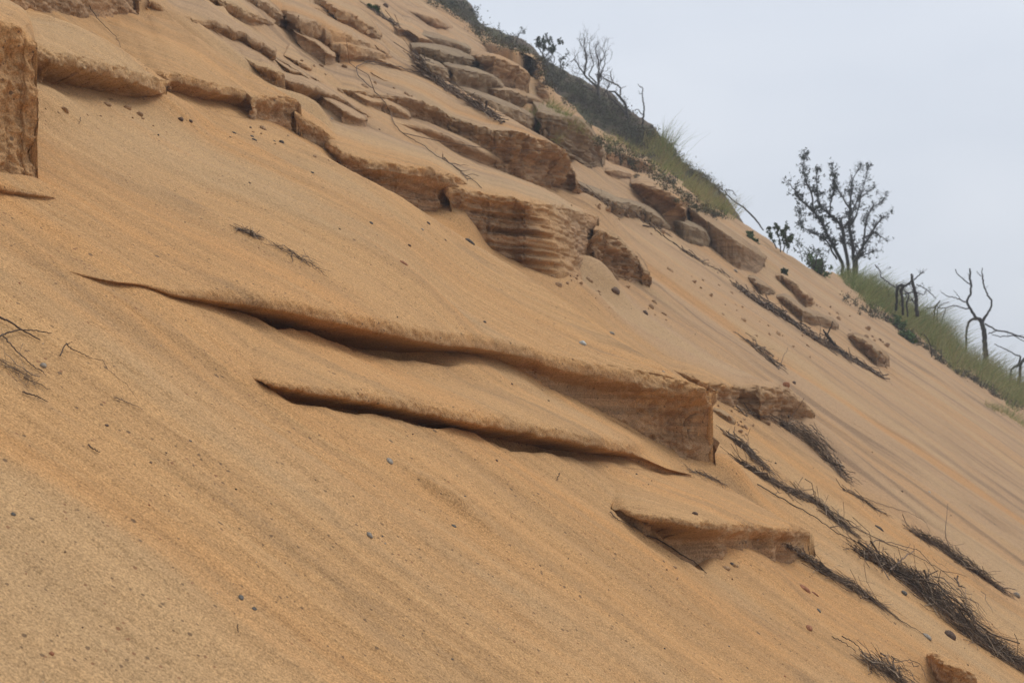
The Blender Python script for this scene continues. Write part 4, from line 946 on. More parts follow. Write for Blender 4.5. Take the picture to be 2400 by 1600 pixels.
pile(PL, "thin reddish twigs at the lower right end of the second ledge trail", "twig pile", [(1620, 1104, 4), (1660, 1118, 8), (1700, 1138, 12)], 90, 16, .05, .14, mound=.1, align=.5, shade=(.4, .9), rad=.0012)
pile(PL, "faint scatter of twigs right of the brushy pile", "twig pile", [(1975, 1145, 6), (2010, 1165, 14), (2040, 1185, 12), (2068, 1202, 4)], 90, 17, .06, .2, mound=.15, align=.4)
pile(PL, "short tuft of roots at the foot of the leaning black branch near the crest", "roots", [(1930, 800, 8), (1960, 822, 16), (1985, 842, 10)], 110, 18, .1, .4, mound=.4, align=.4, shade=(0, .5))
pile(PL, "dark root remnants along the foot of the lumpy pale band", "roots", [(1350, 436, 6), (1400, 466, 8), (1460, 490, 9), (1520, 520, 8), (1560, 548, 6)], 130, 19, .15, .5, mound=.3, align=.25)
pile(PL, "small leafy twig scrap near the top edge of the slope", "twig pile", [(860, 14, 10), (880, 30, 12), (910, 50, 12), (945, 72, 6)], 90, 20, .15, .5, mound=.3, align=.5)

SN = "dry_stem"
stem(SN, "long thin curving vine lying down the middle of the upper slope", "vine", [(985, 175, 4), (920, 160, 6), (860, 150, 6), (832, 165, 6), (838, 185, 5), (870, 210, 2), (900, 242, 2), (912, 270, 3), (930, 304, 2), (970, 332, 2), (1011, 360, 2), (1060, 392, 2), (1100, 420, 2), (1128, 442, 0)], .0045, 1, branches=2, shade=.25, n=60)
stem(SN, "thin vine strand crossing the sand right of the curving vine's top", "vine", [(852, 148, 3), (900, 160, 3), (960, 172, 3), (1000, 182, 2)], .004, 2, shade=.3)
stem(SN, "thin dark twig leaning on the pale sand at upper left", "twig", [(203, 24, 10), (225, 50, 6), (250, 72, 4), (270, 92, 3), (282, 113, 0)], .0022, 3, shade=.1)
stem(SN, "long trailing stem running from the hollow's twigs to the grey-brown stone", "stem", [(2030, 1398, 2), (2070, 1426, 1), (2110, 1456, 1), (2165, 1487, 0)], .0028, 4, shade=.3)
stem(SN, "thin dark stem lying along the near lip below the hollow", "stem", [(1427, 1202, 1), (1445, 1218, 1), (1470, 1232, 1), (1487, 1246, 0)], .0022, 5, shade=.2)
stem(SN, "dark stem edging the near side of the sheltered hollow", "stem", [(1514, 1258, 2), (1545, 1270, 2), (1590, 1298, 1), (1620, 1316, 2), (1655, 1344, 0)], .003, 6, shade=.05)
stem(SN, "thin vine running beside the long brown twig trail", "vine", [(1774, 1137, 1), (1830, 1170, 1), (1880, 1196, 1), (1920, 1222, 1), (1960, 1250, 1), (2010, 1275, 2), (2050, 1300, 1), (2085, 1325, 0)], .0035, 7, shade=.15, branches=4)
stem(SN, "long upper vine arching from the brushy twigs to the big heap", "vine", [(1960, 1206, 1), (2010, 1242, 1), (2070, 1270, 1), (2130, 1298, 2), (2190, 1330, 3), (2240, 1368, 3), (2262, 1400, 2), (2260, 1430, 0)], .003, 8, shade=.3, branches=3, n=50)
stem(SN, "looping thin tendril above the big twig heap", "vine", [(2030, 1312, 2), (2028, 1290, 10), (2045, 1276, 12), (2080, 1282, 12), (2140, 1300, 14), (2180, 1340, 12), (2205, 1378, 4)], .003, 9, shade=.35, n=40)
stem(SN, "thin dark vine looping on the pinkish sand at right", "vine", [(2005, 1160, 1), (2060, 1182, 1), (2120, 1200, 1), (2160, 1222, 4), (2176, 1250, 4)], .0022, 10, shade=.35, n=30)
stem(SN, "dark forked stick at the left edge, rising from the sand", "stick", [(-25, 740, 4), (10, 758, 6), (50, 780, 4), (93, 800, 0)], .0032, 11, shade=.02)
stem(SN, "slim bowed stick crossing the forked one at the left edge", "stick", [(-30, 806, 3), (10, 790, 8), (40, 784, 10), (80, 783, 6), (117, 786, 3)], .0026, 12, shade=.05)
stem(SN, "long thin stick pointing at the angular grey stone", "stick", [(0, 790, 4), (20, 812, 4), (45, 836, 3), (70, 858, 2), (97, 873, 0)], .002, 13, shade=.15, branches=2)
stem(SN, "short straight stick lying below the left edge twigs", "stick", [(50, 922, 1), (80, 932, 2), (110, 944, 0)], .0022, 14, shade=.15)
stem(SN, "small branched twig standing up on the sand left of the vine thread", "twig", [(138, 838, 2), (146, 820, 14), (160, 822, 6), (185, 832, 3), (207, 839, 1)], .0018, 15, shade=.05, branches=3)
stem(SN, "hair-thin root thread winding down from the small branched twig", "root", [(207, 838, 0), (240, 845, 0), (252, 865, 0), (275, 885, 0), (298, 902, 0), (312, 925, 0), (325, 940, 0)], .0007, 16, shade=.5, lift=.001, n=40)
stem(SN, "reddish lying stick below the root thread", "stick", [(264, 934, 0), (300, 947, 1), (333, 962, 0)], .0014, 17, shade=.6)
stem(SN, "dark crooked twig low at left above the dark grit line", "twig", [(204, 1045, 1), (212, 1054, 2), (225, 1060, 1), (232, 1064, 1)], .002, 18, shade=.1)
stem(SN, "short dark twig above the slate-green pebbles' left", "twig", [(552, 1470, 6), (553, 1478, 3), (556, 1486, 0)], .0012, 19, shade=.0)
stem(SN, "tiny upright dark twig on the sand under the second ledge", "twig", [(1308, 1113, 4), (1306, 1120, 3), (1302, 1128, 0)], .0016, 20, shade=.1)
stem(SN, "tiny upright stalk on the sand under the upper left overhang", "twig", [(186, 281, 4), (185, 293, 0)], .0018, 21, shade=.3)
stem(SN, "fine branching twig below the right knot of twigs", "twig", [(728, 622, 1), (745, 634, 1), (755, 644, 1), (770, 654, 0)], .0013, 22, shade=.2, branches=4)
stem(SN, "upper of two parallel sticks near the bottom edge at right", "stick", [(1970, 1494, 3), (1995, 1508, 4), (2015, 1526, 3), (2028, 1543, 2), (2044, 1542, 1)], .0026, 23, shade=.1)
stem(SN, "lower of two parallel sticks near the bottom edge at right", "stick", [(1947, 1494, 2), (1975, 1508, 2), (1995, 1520, 1), (2005, 1530, 0)], .0022, 24, shade=.15)
stem(SN, "arching thin twig over the small heap at the bottom edge", "twig", [(2085, 1560, 8), (2120, 1558, 14), (2150, 1572, 14), (2168, 1600, 4)], .0018, 25, shade=.3)
stem(SN, "thin straight twig standing at the bank behind the tall corner", "twig", [(1838, 1004, 0), (1850, 985, 12), (1868, 955, 26)], .003, 26, shade=.5)
stem(SN, "dark stick lying under the lumpy pale band", "stick", [(1506, 530, 1), (1530, 536, 2), (1550, 552, 1), (1590, 578, 0)], .008, 27, shade=.0)
stem(SN, "thin dry sprig on the curving vine's lower end", "twig", [(1038, 374, 3), (1060, 392, 3), (1082, 410, 1), (1096, 424, 0)], .004, 28, shade=.4, branches=6)
stem(SN, "upright thin stalk on the pinkish sand above the tall corner", "twig", [(1824, 866, 0), (1830, 836, 26)], .004, 29, shade=.4)
stem(SN, "slim curved root lying below the brown block's right edge", "root", [(1366, 442, 2), (1395, 462, 2), (1425, 486, 1)], .006, 30, shade=.1)
stem(SN, "leaning stalk at the right-hand twig pile, standing clear of it", "twig", [(2225, 1290, 2), (2205, 1260, 16), (2196, 1212, 40)], .003, 31, shade=.3, n=12)
stem(SN, "sand-coloured stem lying in the big heap's upper left", "stem", [(2080, 1345, 10), (2105, 1322, 14), (2130, 1306, 18)], .006, 32, shade=.6)

# ------------------------------------------------------------------ trees and shrubs on the crest
def strokes_tree(name, label, cat, base, strokes, seed, twigs=3, twig_len=(20, 60), leaves=0, leaf_px=5, rscale=1.0, dist=None, mat=None, depth=0.5, leaf_mat=None, leafshade=(0, .4), levels=2, up=0.35, leaf_region=None, group=None, part="trunk"):
    """strokes: list of [(px, py, radius px), ...]; each gets its own course in depth"""
    rs = np.random.RandomState(seed)
    if dist is None:
        h = hit(*base); dist = h[2] if h is not None else 25.0
    px2m = dist / FPX
    root = empty(name, wpt(base[0], base[1], dist)); tag(root, label, cat, group)
    mb = MB(); ends = []
    def grow(P0, d, L, r, lev):
        m = 6; P = [P0]; dd = d.copy()
        for i in range(m - 1):
            dd = dd + rs.normal(size=3) * 0.28 + np.array([0, 0, up * 0.3]); dd /= np.linalg.norm(dd)
            P.append(P[-1] + dd * L / (m - 1))
        P = np.array(P); mb.tube(P, r * np.linspace(1, .4, m), 3, rs.rand())
        ends.extend(P[2:])
        if lev > 0:
            for _ in range(rs.randint(2, 4)):
                i = rs.randint(1, m); t = P[i] - P[i - 1]; t /= np.linalg.norm(t)
                nd = t + rs.normal(size=3) * 0.55 + np.array([0, 0, up]); nd /= np.linalg.norm(nd)
                grow(P[i], nd, L * rs.uniform(.4, .75), r * .65, lev - 1)
    for st in strokes:
        n = max(6, len(st) * 4); L, ln = resample(st, n)
        off = np.cumsum(rs.normal(size=n)) * 0.0; k = rs.uniform(-1, 1) * depth; s = np.linspace(0, 1, n)
        D = dist + k * s * (0.4 + .6 * s)
        P = np.array([wpt(L[i, 0], L[i, 1], D[i]) for i in range(n)])
        r = np.maximum(L[:, 2], 0.35) * px2m * rscale
        P[1:-1] += rs.normal(size=(n - 2, 3)) * 0.6 * px2m
        mb.tube(P, r, 6 if r.max() > .015 else 4, rs.rand()); 
        T = np.gradient(P, axis=0)
        nt_ = int(twigs * ln / 50 + rs.rand())
        for _ in range(nt_):
            i = rs.randint(int(n * .3), n); t = T[i] / (np.linalg.norm(T[i]) + 1e-9)
            nd = t * .8 + rs.normal(size=3) * .6 + np.array([0, 0, up]); nd /= np.linalg.norm(nd)
            grow(P[i], nd, rs.uniform(*twig_len) * px2m, max(0.5 * px2m, r[i] * .45), levels - 1)
    mb.build(part, mat or MAT_BARK, root.location, root)
    if leaves:
        E = np.array(ends)
        if leaf_region:
            d = (E - np.array(CAM)) @ np.array([cX, cY, cZ]).T; ex = 1200 + FPX * d[:, 0] / -d[:, 2]; ey = 800 - FPX * d[:, 1] / -d[:, 2]
            E = E[leaf_region(ex, ey)]
        if len(E):
            idx = rs.randint(0, len(E), leaves); C = E[idx] + rs.normal(size=(leaves, 3)) * 1.6 * px2m
            U = rs.normal(size=(leaves, 3)); U /= np.linalg.norm(U, axis=1)[:, None]; W = np.cross(U, rs.normal(size=(leaves, 3))); W /= np.linalg.norm(W, axis=1)[:, None]
            sz = leaf_px * px2m * rs.uniform(.5, 1.2, (leaves, 1))
            ml = MB(); ml.quads(C, U * sz, W * sz * .5, leafshade[0] + (leafshade[1] - leafshade[0]) * rs.rand(leaves)); ml.build("foliage", leaf_mat or MAT_LEAF, root.location, root)
    return root

T1 = [[(1976, 662, 5.4), (1974, 640, 5), (1974, 618, 5), (1957, 584, 4.6), (1940, 554, 4.2), (1927, 523, 3.8), (1906, 496, 3), (1879, 469, 2.4), (1858, 441, 1.6), (1850, 430, 1)],
 [(1906, 496, 3), (1903, 458, 2.4), (1889, 424, 1.8), (1882, 397, 1.4), (1884, 380, 1), (1889, 363, .7)],
 [(1989, 664, 5.4), (1988, 640, 5.2), (1988, 615, 5.2), (1979, 574, 5), (1974, 533, 4.6), (1960, 516, 4), (1940, 499, 3.2), (1920, 482, 2.4), (1916, 452, 1.6), (1913, 418, 1), (1916, 397, .7)],
 [(1945, 502, 2.6), (1947, 472, 2.2), (1955, 445, 2), (1954, 411, 1.6), (1950, 390, 1)],
 [(2000, 668, 5.4), (2001, 635, 5), (2001, 608, 5), (1998, 567, 4.6), (1991, 527, 4.4), (1993, 482, 3.4), (1995, 438, 2), (2000, 418, 1.4), (2015, 394, .8)],
 [(1993, 490, 3), (1974, 462, 2), (1961, 438, 1.4), (1956, 424, 1)],
 [(2006, 670, 5), (2008, 630, 4.6), (2008, 605, 4.6), (2022, 578, 4), (2039, 554, 3.2), (2059, 520, 2.2), (2080, 503, 1)],
 [(2024, 574, 3), (2027, 540, 2.8), (2030, 516, 2.4), (2042, 489, 1.8), (2066, 472, 1.2), (2076, 458, .7)],
 [(1992, 530, 3), (2008, 503, 2.4), (2018, 458, 1.6), (2025, 431, 1.2), (2035, 394, .6)],
 [(1961, 608, 3), (1937, 564, 2.4), (1920, 554, 2), (1893, 540, 1.6), (1876, 527, 1.2), (1872, 489, .8)],
 [(2008, 604, 2.4), (2042, 591, 1.4), (2063, 588, .7)],
 [(2020, 560, 2.2), (2050, 545, 1.6), (2072, 560, 1)],
 [(1975, 535, 2.4), (1990, 515, 2), (2010, 470, 1.6), (2050, 440, .8)]]
strokes_tree("bush_tree", "bare dark shrub-like tree standing on the crest against the sky, widest of all", "tree", (1988, 652), T1, 5, twigs=19, twig_len=(9, 19), leaves=2400, leaf_px=4.4, up=.12, rscale=.82, leafshade=(0, .12),
             leaf_region=lambda x, y: (x < 1960) | (np.sin(x * 3.1 + y) > .55), levels=3)
T7 = [[(2311, 862, 7), (2310, 840, 6.4), (2308, 800, 6), (2307, 784, 6), (2303, 762, 5.2), (2298, 750, 5), (2288, 745, 3.6), (2276, 726, 3), (2266, 706, 2.8), (2274, 690, 2.6), (2276, 672, 2.6), (2273, 651, 2.4), (2273, 629, 2)],
 [(2303, 753, 4), (2313, 736, 2.6), (2322, 721, 2.4), (2324, 704, 2.2), (2315, 692, 2), (2307, 673, 1.8), (2302, 651, 1.8), (2302, 627, .8)],
 [(2273, 666, 1.6), (2256, 653, 1.3), (2245, 643, 1.1), (2239, 631, 1)], [(2300, 648, 1.2), (2292, 640, .9), (2290, 635, .6)],
 [(2263, 707, 1.8), (2249, 702, 1.4), (2238, 697, 1.1), (2221, 694, 1), (2206, 685, .8)], [(2252, 702, 1), (2243, 690, .8), (2236, 682, .6)],
 [(2271, 723, 1.8), (2256, 721, 1.4), (2235, 716, 1.2), (2216, 722, 1.2), (2196, 722, 1)],
 [(2292, 747, 3.6), (2276, 750, 3), (2267, 762, 2.8), (2264, 790, 2.6), (2264, 850, 2.6)],
 [(2308, 758, 1.8), (2337, 774, 1.8), (2358, 777, 1.8), (2378, 784, 1.8), (2400, 791, 1.6), (2440, 802, 1.4)],
 [(2317, 782, 1.4), (2337, 774, 1.3)], [(2325, 784, 1), (2345, 788, 1.1), (2376, 786, 1.3), (2395, 798, 1.1), (2420, 800, .8)]]
strokes_tree("dead_tree", "dead tree with two upright bare prongs at the right end of the crest", "tree", (2310, 868), T7, 6, twigs=.5, twig_len=(6, 20), levels=1, depth=.2)
T6 = [[(2150, 742, 5), (2148, 715, 4.4), (2147, 702, 4.4), (2142, 675, 4.2), (2136, 643, 2.8)], [(2143, 655, 1.8), (2158, 641, 1.3), (2166, 639, .8)], [(2158, 641, 1), (2158, 634, .6)],
 [(2100, 728, 3.2), (2101, 715, 3), (2102, 702, 3), (2103, 675, 3), (2111, 668, 3.4), (2123, 670, 2.6), (2135, 658, 2)], [(2116, 738, 3), (2115, 700, 3), (2112, 680, 4), (2118, 672, 3)],
 [(2100, 674, 1.6), (2082, 662, 1.3), (2065, 649, 1.3), (2063, 634, 1.2), (2051, 620, 1)], [(2148, 666, 1.2), (2170, 678, 1.1), (2184, 689, 1), (2194, 700, .8)],
 [(2120, 690, 1.8), (2140, 684, 1.6), (2165, 690, 1), (2172, 676, .6)], [(2128, 742, 2), (2125, 712, 2), (2130, 690, 1.6), (2118, 680, 1)]]
strokes_tree("dead_tree", "broken stump with crooked side branches between the bare tree and the two-pronged one", "tree", (2125, 748), T6, 7, twigs=2.6, twig_len=(8, 26), leaves=60, leaf_px=3.6, levels=2, depth=.25)
strokes_tree("dead_branch", "short wavy dead branch standing left of the broken stump", "branch", (2082, 722), [[(2083, 728, 1.8), (2082, 712, 1.6), (2083, 687, 1.8), (2078, 673, 1.2)]], 8, twigs=0, levels=1)
strokes_tree("dead_branch", "small forked dead branch right of the broken stump", "branch", (2190, 795), [[(2189, 772, 2.2), (2189, 742, 2), (2193, 718, 2.2), (2203, 704, 1.4)], [(2197, 776, 1.8), (2196, 742, 1.6), (2198, 722, 1.2), (2214, 710, .9), (2225, 708, .7)], [(2203, 780, 1.4), (2203, 755, 1), (2212, 740, 1.2), (2216, 724, .8)], [(2170, 722, 1), (2185, 722, 1), (2196, 718, 1)]], 9, twigs=.8, twig_len=(6, 14), levels=1)
strokes_tree("dead_branch", "dark knotted branch end at the right edge of the view below the two-pronged tree", "branch", (2385, 920), [[(2366, 905, 2.4), (2370, 866, 2), (2385, 856, 3.4), (2400, 842, 3), (2420, 826, 2)], [(2385, 858, 2.6), (2392, 836, 2), (2378, 830, 1.4), (2350, 815, 1.2), (2330, 806, .8)], [(2388, 925, 3.6), (2392, 850, 3.6), (2405, 846, 3)]], 10, twigs=1, twig_len=(5, 16), levels=1, depth=.1)
strokes_tree("dead_branch", "thin branch with hooked root end leaning on the slope left of the bare tree", "branch", (1790, 540), [[(1790, 540, 1.4), (1768, 512, 2), (1745, 488, 1.8), (1715, 468, 1.4), (1700, 448, 1.2), (1716, 446, 1), (1726, 460, .8)]], 11, twigs=.8, twig_len=(6, 16), levels=1, depth=.1)
T3 = [[(1506, 305, 2.4), (1506, 292, 2.4), (1508, 271, 2.2), (1509, 248, 1.8), (1506, 229, 1.5), (1506, 207, 1.3), (1500, 203, 1), (1495, 197, .7)], [(1506, 270, 1.4), (1493, 256, 1), (1476, 267, .7)], [(1506, 220, .9), (1499, 220, .7), (1497, 213, .5)]]
strokes_tree("dead_tree", "slender bare snag standing alone on the far shoulder", "tree", (1506, 300), T3, 12, twigs=.4, twig_len=(4, 12), levels=1, depth=.15, mat=MAT_BARKFAR)
T2 = [[(1474, 296, 3.6), (1472, 280, 3.4), (1468, 254, 3), (1461, 237, 2.8), (1451, 226, 2.6), (1442, 216, 2.2), (1427, 214, 1.6)], [(1453, 228, 1.8), (1454, 207, 1.8), (1440, 197, 1.8), (1418, 186, 1.6), (1410, 178, 1)], [(1440, 197, 1.4), (1432, 182, 1.4), (1430, 167, .8)], [(1470, 270, 2.4), (1457, 254, 2.4), (1440, 237, 2.2), (1427, 226, 2), (1422, 214, 1.6)], [(1455, 208, 1), (1468, 202, .7)]]
strokes_tree("dead_tree", "dead tree with an S-shaped trunk on the far shoulder left of the slender snag", "tree", (1473, 285), T2, 13, twigs=2, twig_len=(8, 26), levels=2, depth=.5, mat=MAT_BARKFAR)
T2b = [[(1406, 255, 4), (1404, 241, 4), (1402, 199, 3.4), (1404, 169, 2.2), (1403, 144, 1.5), (1396, 120, 1.1), (1402, 103, .7)], [(1402, 205, 3), (1383, 190, 2.4), (1370, 175, 2.2), (1374, 148, 2), (1372, 127, 1.6), (1368, 110, 1.2), (1372, 93, .8)],
 [(1371, 176, 1.8), (1357, 156, 1.5), (1347, 139, 1.2), (1337, 146, .8)], [(1398, 195, 2), (1381, 176, 1.6), (1391, 152, 1.3), (1383, 122, 1), (1381, 101, .7)], [(1404, 186, 2), (1413, 161, 1.4), (1419, 139, 1), (1413, 118, .7)], [(1390, 210, 1.6), (1365, 200, 1.2), (1345, 182, .8)], [(1412, 230, 1.6), (1425, 205, 1.2), (1428, 190, .8)], [(1376, 130, 1), (1362, 105, .8), (1357, 92, .5)], [(1400, 160, 1), (1420, 120, .7)]]
strokes_tree("bare_bush", "large leafless grey bush on the far shoulder, tallest there", "bush", (1405, 240), T2b, 14, twigs=5.5, twig_len=(12, 34), levels=3, depth=.9, mat=MAT_BARKFAR)
T4 = [[(1281, 165, 2.2), (1279, 148, 2), (1274, 131, 1.6), (1262, 112, 1.2), (1258, 97, .8)], [(1276, 138, 1.4), (1290, 120, 1.2), (1302, 108, .8)], [(1290, 160, 1.4), (1300, 138, 1.2), (1278, 108, .8)]]
strokes_tree("leafy_bush", "green leafy windswept bush at the left end of the far shoulder bushes", "bush", (1276, 150), T4, 15, twigs=4, twig_len=(8, 24), levels=2, leaves=700, leaf_px=4.2, depth=.5, leafshade=(0, .5), leaf_region=lambda x, y: (y < 124) | (x < 1262), mat=MAT_BARKFAR)
T5 = [[(1313, 168, 1.8), (1313, 156, 1.6), (1315, 143, 1.2), (1328, 129, .8)], [(1300, 160, 1.5), (1290, 140, 1), (1285, 126, .7)], [(1330, 182, 1.4), (1320, 160, 1), (1334, 140, .7)]]
strokes_tree("bare_bush", "low sparse bush between the green leafy bush and the large leafless one", "bush", (1312, 168), T5, 16, twigs=5, twig_len=(8, 22), levels=2, leaves=160, leaf_px=3.4, depth=.5, mat=MAT_BARKFAR)
strokes_tree("bare_bush", "hazy little bush farthest up the far shoulder, near the top edge", "bush", (1205, 108), [[(1200, 112, 1.4), (1198, 95, 1), (1190, 80, .6)], [(1208, 112, 1.4), (1212, 92, 1), (1220, 76, .6)], [(1180, 100, 1.2), (1176, 84, .9), (1170, 74, .5)]], 17, twigs=7, twig_len=(8, 22), levels=2, depth=.5, mat=MAT_BARKFAR, leaves=160, leaf_px=3.2)
strokes_tree("bare_bush", "thin twiggy bush on the brown bluff at the very top", "bush", (1085, 30), [[(1085, 34, 1.2), (1088, 14, .9), (1096, 2, .5)], [(1100, 44, 1), (1110, 26, .7), (1122, 30, .5)], [(1060, 22, 1), (1062, 4, .6)]], 18, twigs=6, twig_len=(8, 18), levels=2, depth=.5, mat=MAT_BARKFAR, leaves=120, leaf_px=3)
strokes_tree("low_shrub", "dense dark little shrub on the crest just left of the bare tree", "shrub", (1826, 592), [[(1830, 590, 1.6), (1826, 560, 1.4), (1820, 536, .8)], [(1820, 582, 1.4), (1808, 555, 1), (1804, 535, .6)], [(1836, 590, 1.4), (1842, 560, 1), (1840, 530, .6)], [(1845, 594, 1.2), (1852, 570, .8)]], 19, twigs=9, twig_len=(5, 13), levels=2, leaves=900, leaf_px=3.8, leafshade=(0, .7), depth=.3)
strokes_tree("low_shrub", "brown tangled shrub filling the gap between the dense little shrub and the bare tree", "shrub", (1890, 632), [[(1880, 612, 1.2), (1876, 590, .9), (1868, 572, .5)], [(1896, 622, 1.3), (1890, 596, 1), (1880, 580, .6)], [(1908, 626, 1.3), (1915, 600, 1), (1905, 586, .6)], [(1925, 640, 1.2), (1928, 612, .9), (1918, 590, .5)]], 20, twigs=7, twig_len=(10, 26), levels=2, leaves=260, leaf_px=3.4, leafshade=(.1, .5), depth=.3)
strokes_tree("black_branch", "charred-looking black branch leaning out of the twig drift near the crest", "branch", (1976, 834), [[(1980, 838, 3.4), (1965, 818, 4.4), (1948, 800, 4), (1936, 782, 3), (1930, 772, 1.4)], [(1938, 786, 2.2), (1946, 770, 1.6), (1952, 753, 1)], [(1942, 792, 1.8), (1934, 798, 1.4), (1932, 804, .9)]], 21, twigs=0, levels=1, depth=.05)
strokes_tree("dead_branch", "hooked bare branch standing on the sand left of the crest grass", "branch", (2182, 836), [[(2183, 842, 1.4), (2182, 815, 1.5), (2176, 797, 1.3), (2165, 783, .9)], [(2183, 812, .8), (2190, 808, .5)], [(2205, 842, 1), (2206, 818, .8)]], 22, twigs=.5, twig_len=(5, 12), levels=1, depth=.05)
strokes_tree("dead_branch", "small Y-shaped twig standing at the lower edge of the crest grass", "branch", (2243, 862), [[(2244, 866, 1.4), (2243, 850, 1.4), (2252, 836, .9)], [(2222, 858, .8), (2230, 845, .7)]], 23, twigs=.5, twig_len=(5, 12), levels=1, depth=.05)

# ---- weeds with broad green leaves
def weed(px, py, label, n, hpx, seed, wpx=None, shade=(.6, 1)):
    h = hit(px, py); dist = h[2] if h is not None else 25; m = dist / FPX; rs = np.random.RandomState(seed)
    base = h[0] if h is not None else wpt(px, py, dist)
    root = empty("weed", base); tag(root, label, "weed"); st = MB(); lf = MB(); C = []; w = (wpx or hpx) * m
    for k in range(n):
        d = rs.normal(size=3) * .6 + np.array([0, -.2, 1.0]); d /= np.linalg.norm(d); L = hpx * m * rs.uniform(.5, 1.1)
        b0 = base + np.array([rs.normal() * w * .35, rs.normal() * w * .2, 0]); b0 = b0 - np.array(N) * ((b0 - base) @ np.array(N))
        P = b0 + d[None] * (np.linspace(0, 1, 5) * L)[:, None]; st.tube(P, .6 * m, 3, .4); C += [P[j] for j in (1, 2, 3, 4, 4)]
    C = np.repeat(np.array(C), 5, 0); q = len(C); C = C + rs.normal(size=(q, 3)) * hpx * .10 * m
    U = rs.normal(size=(q, 3)); U[:, 2] *= .5; U /= np.linalg.norm(U, axis=1)[:, None]; W = np.cross(U, rs.normal(size=(q, 3))); W /= np.linalg.norm(W, axis=1)[:, None]
    sz = rs.uniform(2.2, 4.6, (q, 1)) * m
    lf.quads(C, U * sz * 1.4, W * sz * .8, shade[0] + (shade[1] - shade[0]) * rs.rand(q))
    st.build("stalks", MAT_TWIG, base, root); lf.build("leaves", MAT_LEAF, base, root)
weed(1918, 640, "bright green leafy weed at the left foot of the bare tree", 26, 30, 1, 44)
weed(2108, 772, "fresh green leafy weed hanging on the edge below the broken stump", 18, 28, 2, 30)
weed(2126, 796, "lower, paler green weed on the sand below the fresh green one", 12, 20, 3, 26)
weed(880, 28, "small green weed near the top edge of the slope", 10, 14, 4, 26, (.4, .9))
weed(1760, 560, "sparse green sprigs on the sand left of the dense little shrub", 8, 16, 5, 44, (.3, .8))
weed(1838, 642, "single small green rosette on the orange sand below the bare tree", 5, 12, 6, 10, (.2, .6))
weed(1845, 560, "green leaves growing out of the dense little shrub's left side", 8, 18, 7, 26, (.2, .6))

# ---- grass
def blades(mb, base, dist, n, hpx, wpx, seed, lean=(0.25, 0), shade=(0, 1), wblade=1.0, splay=.35, dry=.2):
    rs = np.random.RandomState(seed); m = dist / FPX; nn = np.array(N)
    off = rs.normal(size=(n, 2)) * wpx * m * .5
    a = np.array(Av); b = np.array(Bv)
    B0 = base + off[:, :1] * a + off[:, 1:] * b * 1.4 - nn * 0.02
    L = hpx * m * rs.uniform(.45, 1.15, n)
    d0 = np.stack([rs.normal(size=n) * splay + lean[0], rs.normal(size=n) * splay, np.ones(n)], 1); d0 /= np.linalg.norm(d0, axis=1)[:, None]
    bend = np.stack([rs.normal(size=n) * .5 + lean[0] * 1.5, rs.normal(size=n) * .5, -np.abs(rs.normal(size=n)) * .35], 1)
    side = np.cross(d0, np.stack([np.zeros(n), np.ones(n), np.zeros(n)], 1) + rs.normal(size=(n, 3)) * .5); side /= np.linalg.norm(side, axis=1)[:, None]
    w0 = wblade * m * rs.uniform(.35, .7, n)
    rows = []
    for t in (0, .35, .7, 1.0):
        c = B0 + d0 * (L * t)[:, None] + bend * (L * t * t * .45)[:, None]; ww = (w0 * (1 - t * .85))[:, None] * side
        rows.append(np.stack([c - ww, c + ww], 1))
    V = np.stack(rows, 1)                     # n,4,2,3
    i = np.arange(n * 8).reshape(n, 4, 2)
    F = np.stack([i[:, :-1, 0], i[:, :-1, 1], i[:, 1:, 1], i[:, 1:, 0]], -1).reshape(-1, 4)
    sh = np.where(rs.rand(n) < dry, rs.uniform(.7, 1, n), rs.uniform(shade[0], shade[1], n))
    mb.V.append(V.reshape(-1, 3)); mb.F.append(F + mb.n); mb.A.append(np.repeat(sh, 8)); mb.n += n * 8
def tussock(px, py, label, n, hpx, wpx, seed, name="grass_tussock", **kw):
    h = hit(px, py)
    if h is None: return
    mb = MB(); blades(mb, h[0], h[2], n, hpx, wpx, seed, **kw); tag(mb.build(name, MAT_GRASS, h[0]), label, "grass tussock")
def grass_band(pts, step, n, hpx, wpx, seed, patchy=0.0, **kw):
    """uncountable grass along a run of the crest"""
    mb = MB(); L, ln = resample(pts, 200); k = max(2, int(ln / step)); rs = np.random.RandomState(seed); org = None
    for i in range(k):
        p = L[int(i * 199 / (k - 1))]
        for j in range(3):
            h = hit(p[0] + rs.normal() * p[2] * .3, p[1] + rs.uniform(-.2, 1.0) * p[2] * .6)
            if h is None: continue
            if rs.rand() < patchy + 1.2 * patchy * perlin(p[0] / 21.0, j * .7 + seed, .3): continue
            if org is None: org = h[0]
            kw2 = dict(kw); c_ = rs.uniform(-.25, .35); sh_ = kw.get('shade', (0, 1)); kw2['shade'] = (min(1, max(0, sh_[0] + c_)), min(1, max(.15, sh_[1] + c_)))
            kw2['lean'] = (kw.get('lean', (.25, 0))[0] + rs.normal() * .18, 0); kw2['dry'] = min(1, kw.get('dry', .2) * rs.uniform(0, 2.4))
            blades(mb, h[0], h[2], n, hpx * rs.uniform(.35, 1.3), wpx, seed * 100 + i * 3 + j, **kw2)
    return mb, org
def band(name, mat, *a, **k):
    mb, org = grass_band(*a, **k)
    if org is None: return
    o = mb.build(name, mat, org); o["kind"] = "stuff"; return o
band("crest_grass", MAT_GRASS, [(1985, 640, 20), (2015, 668, 30), (2040, 690, 34), (2062, 706, 30)], 5, 60, 62, 26, 1, lean=(.35, 0), shade=(.1, .6), dry=.12)
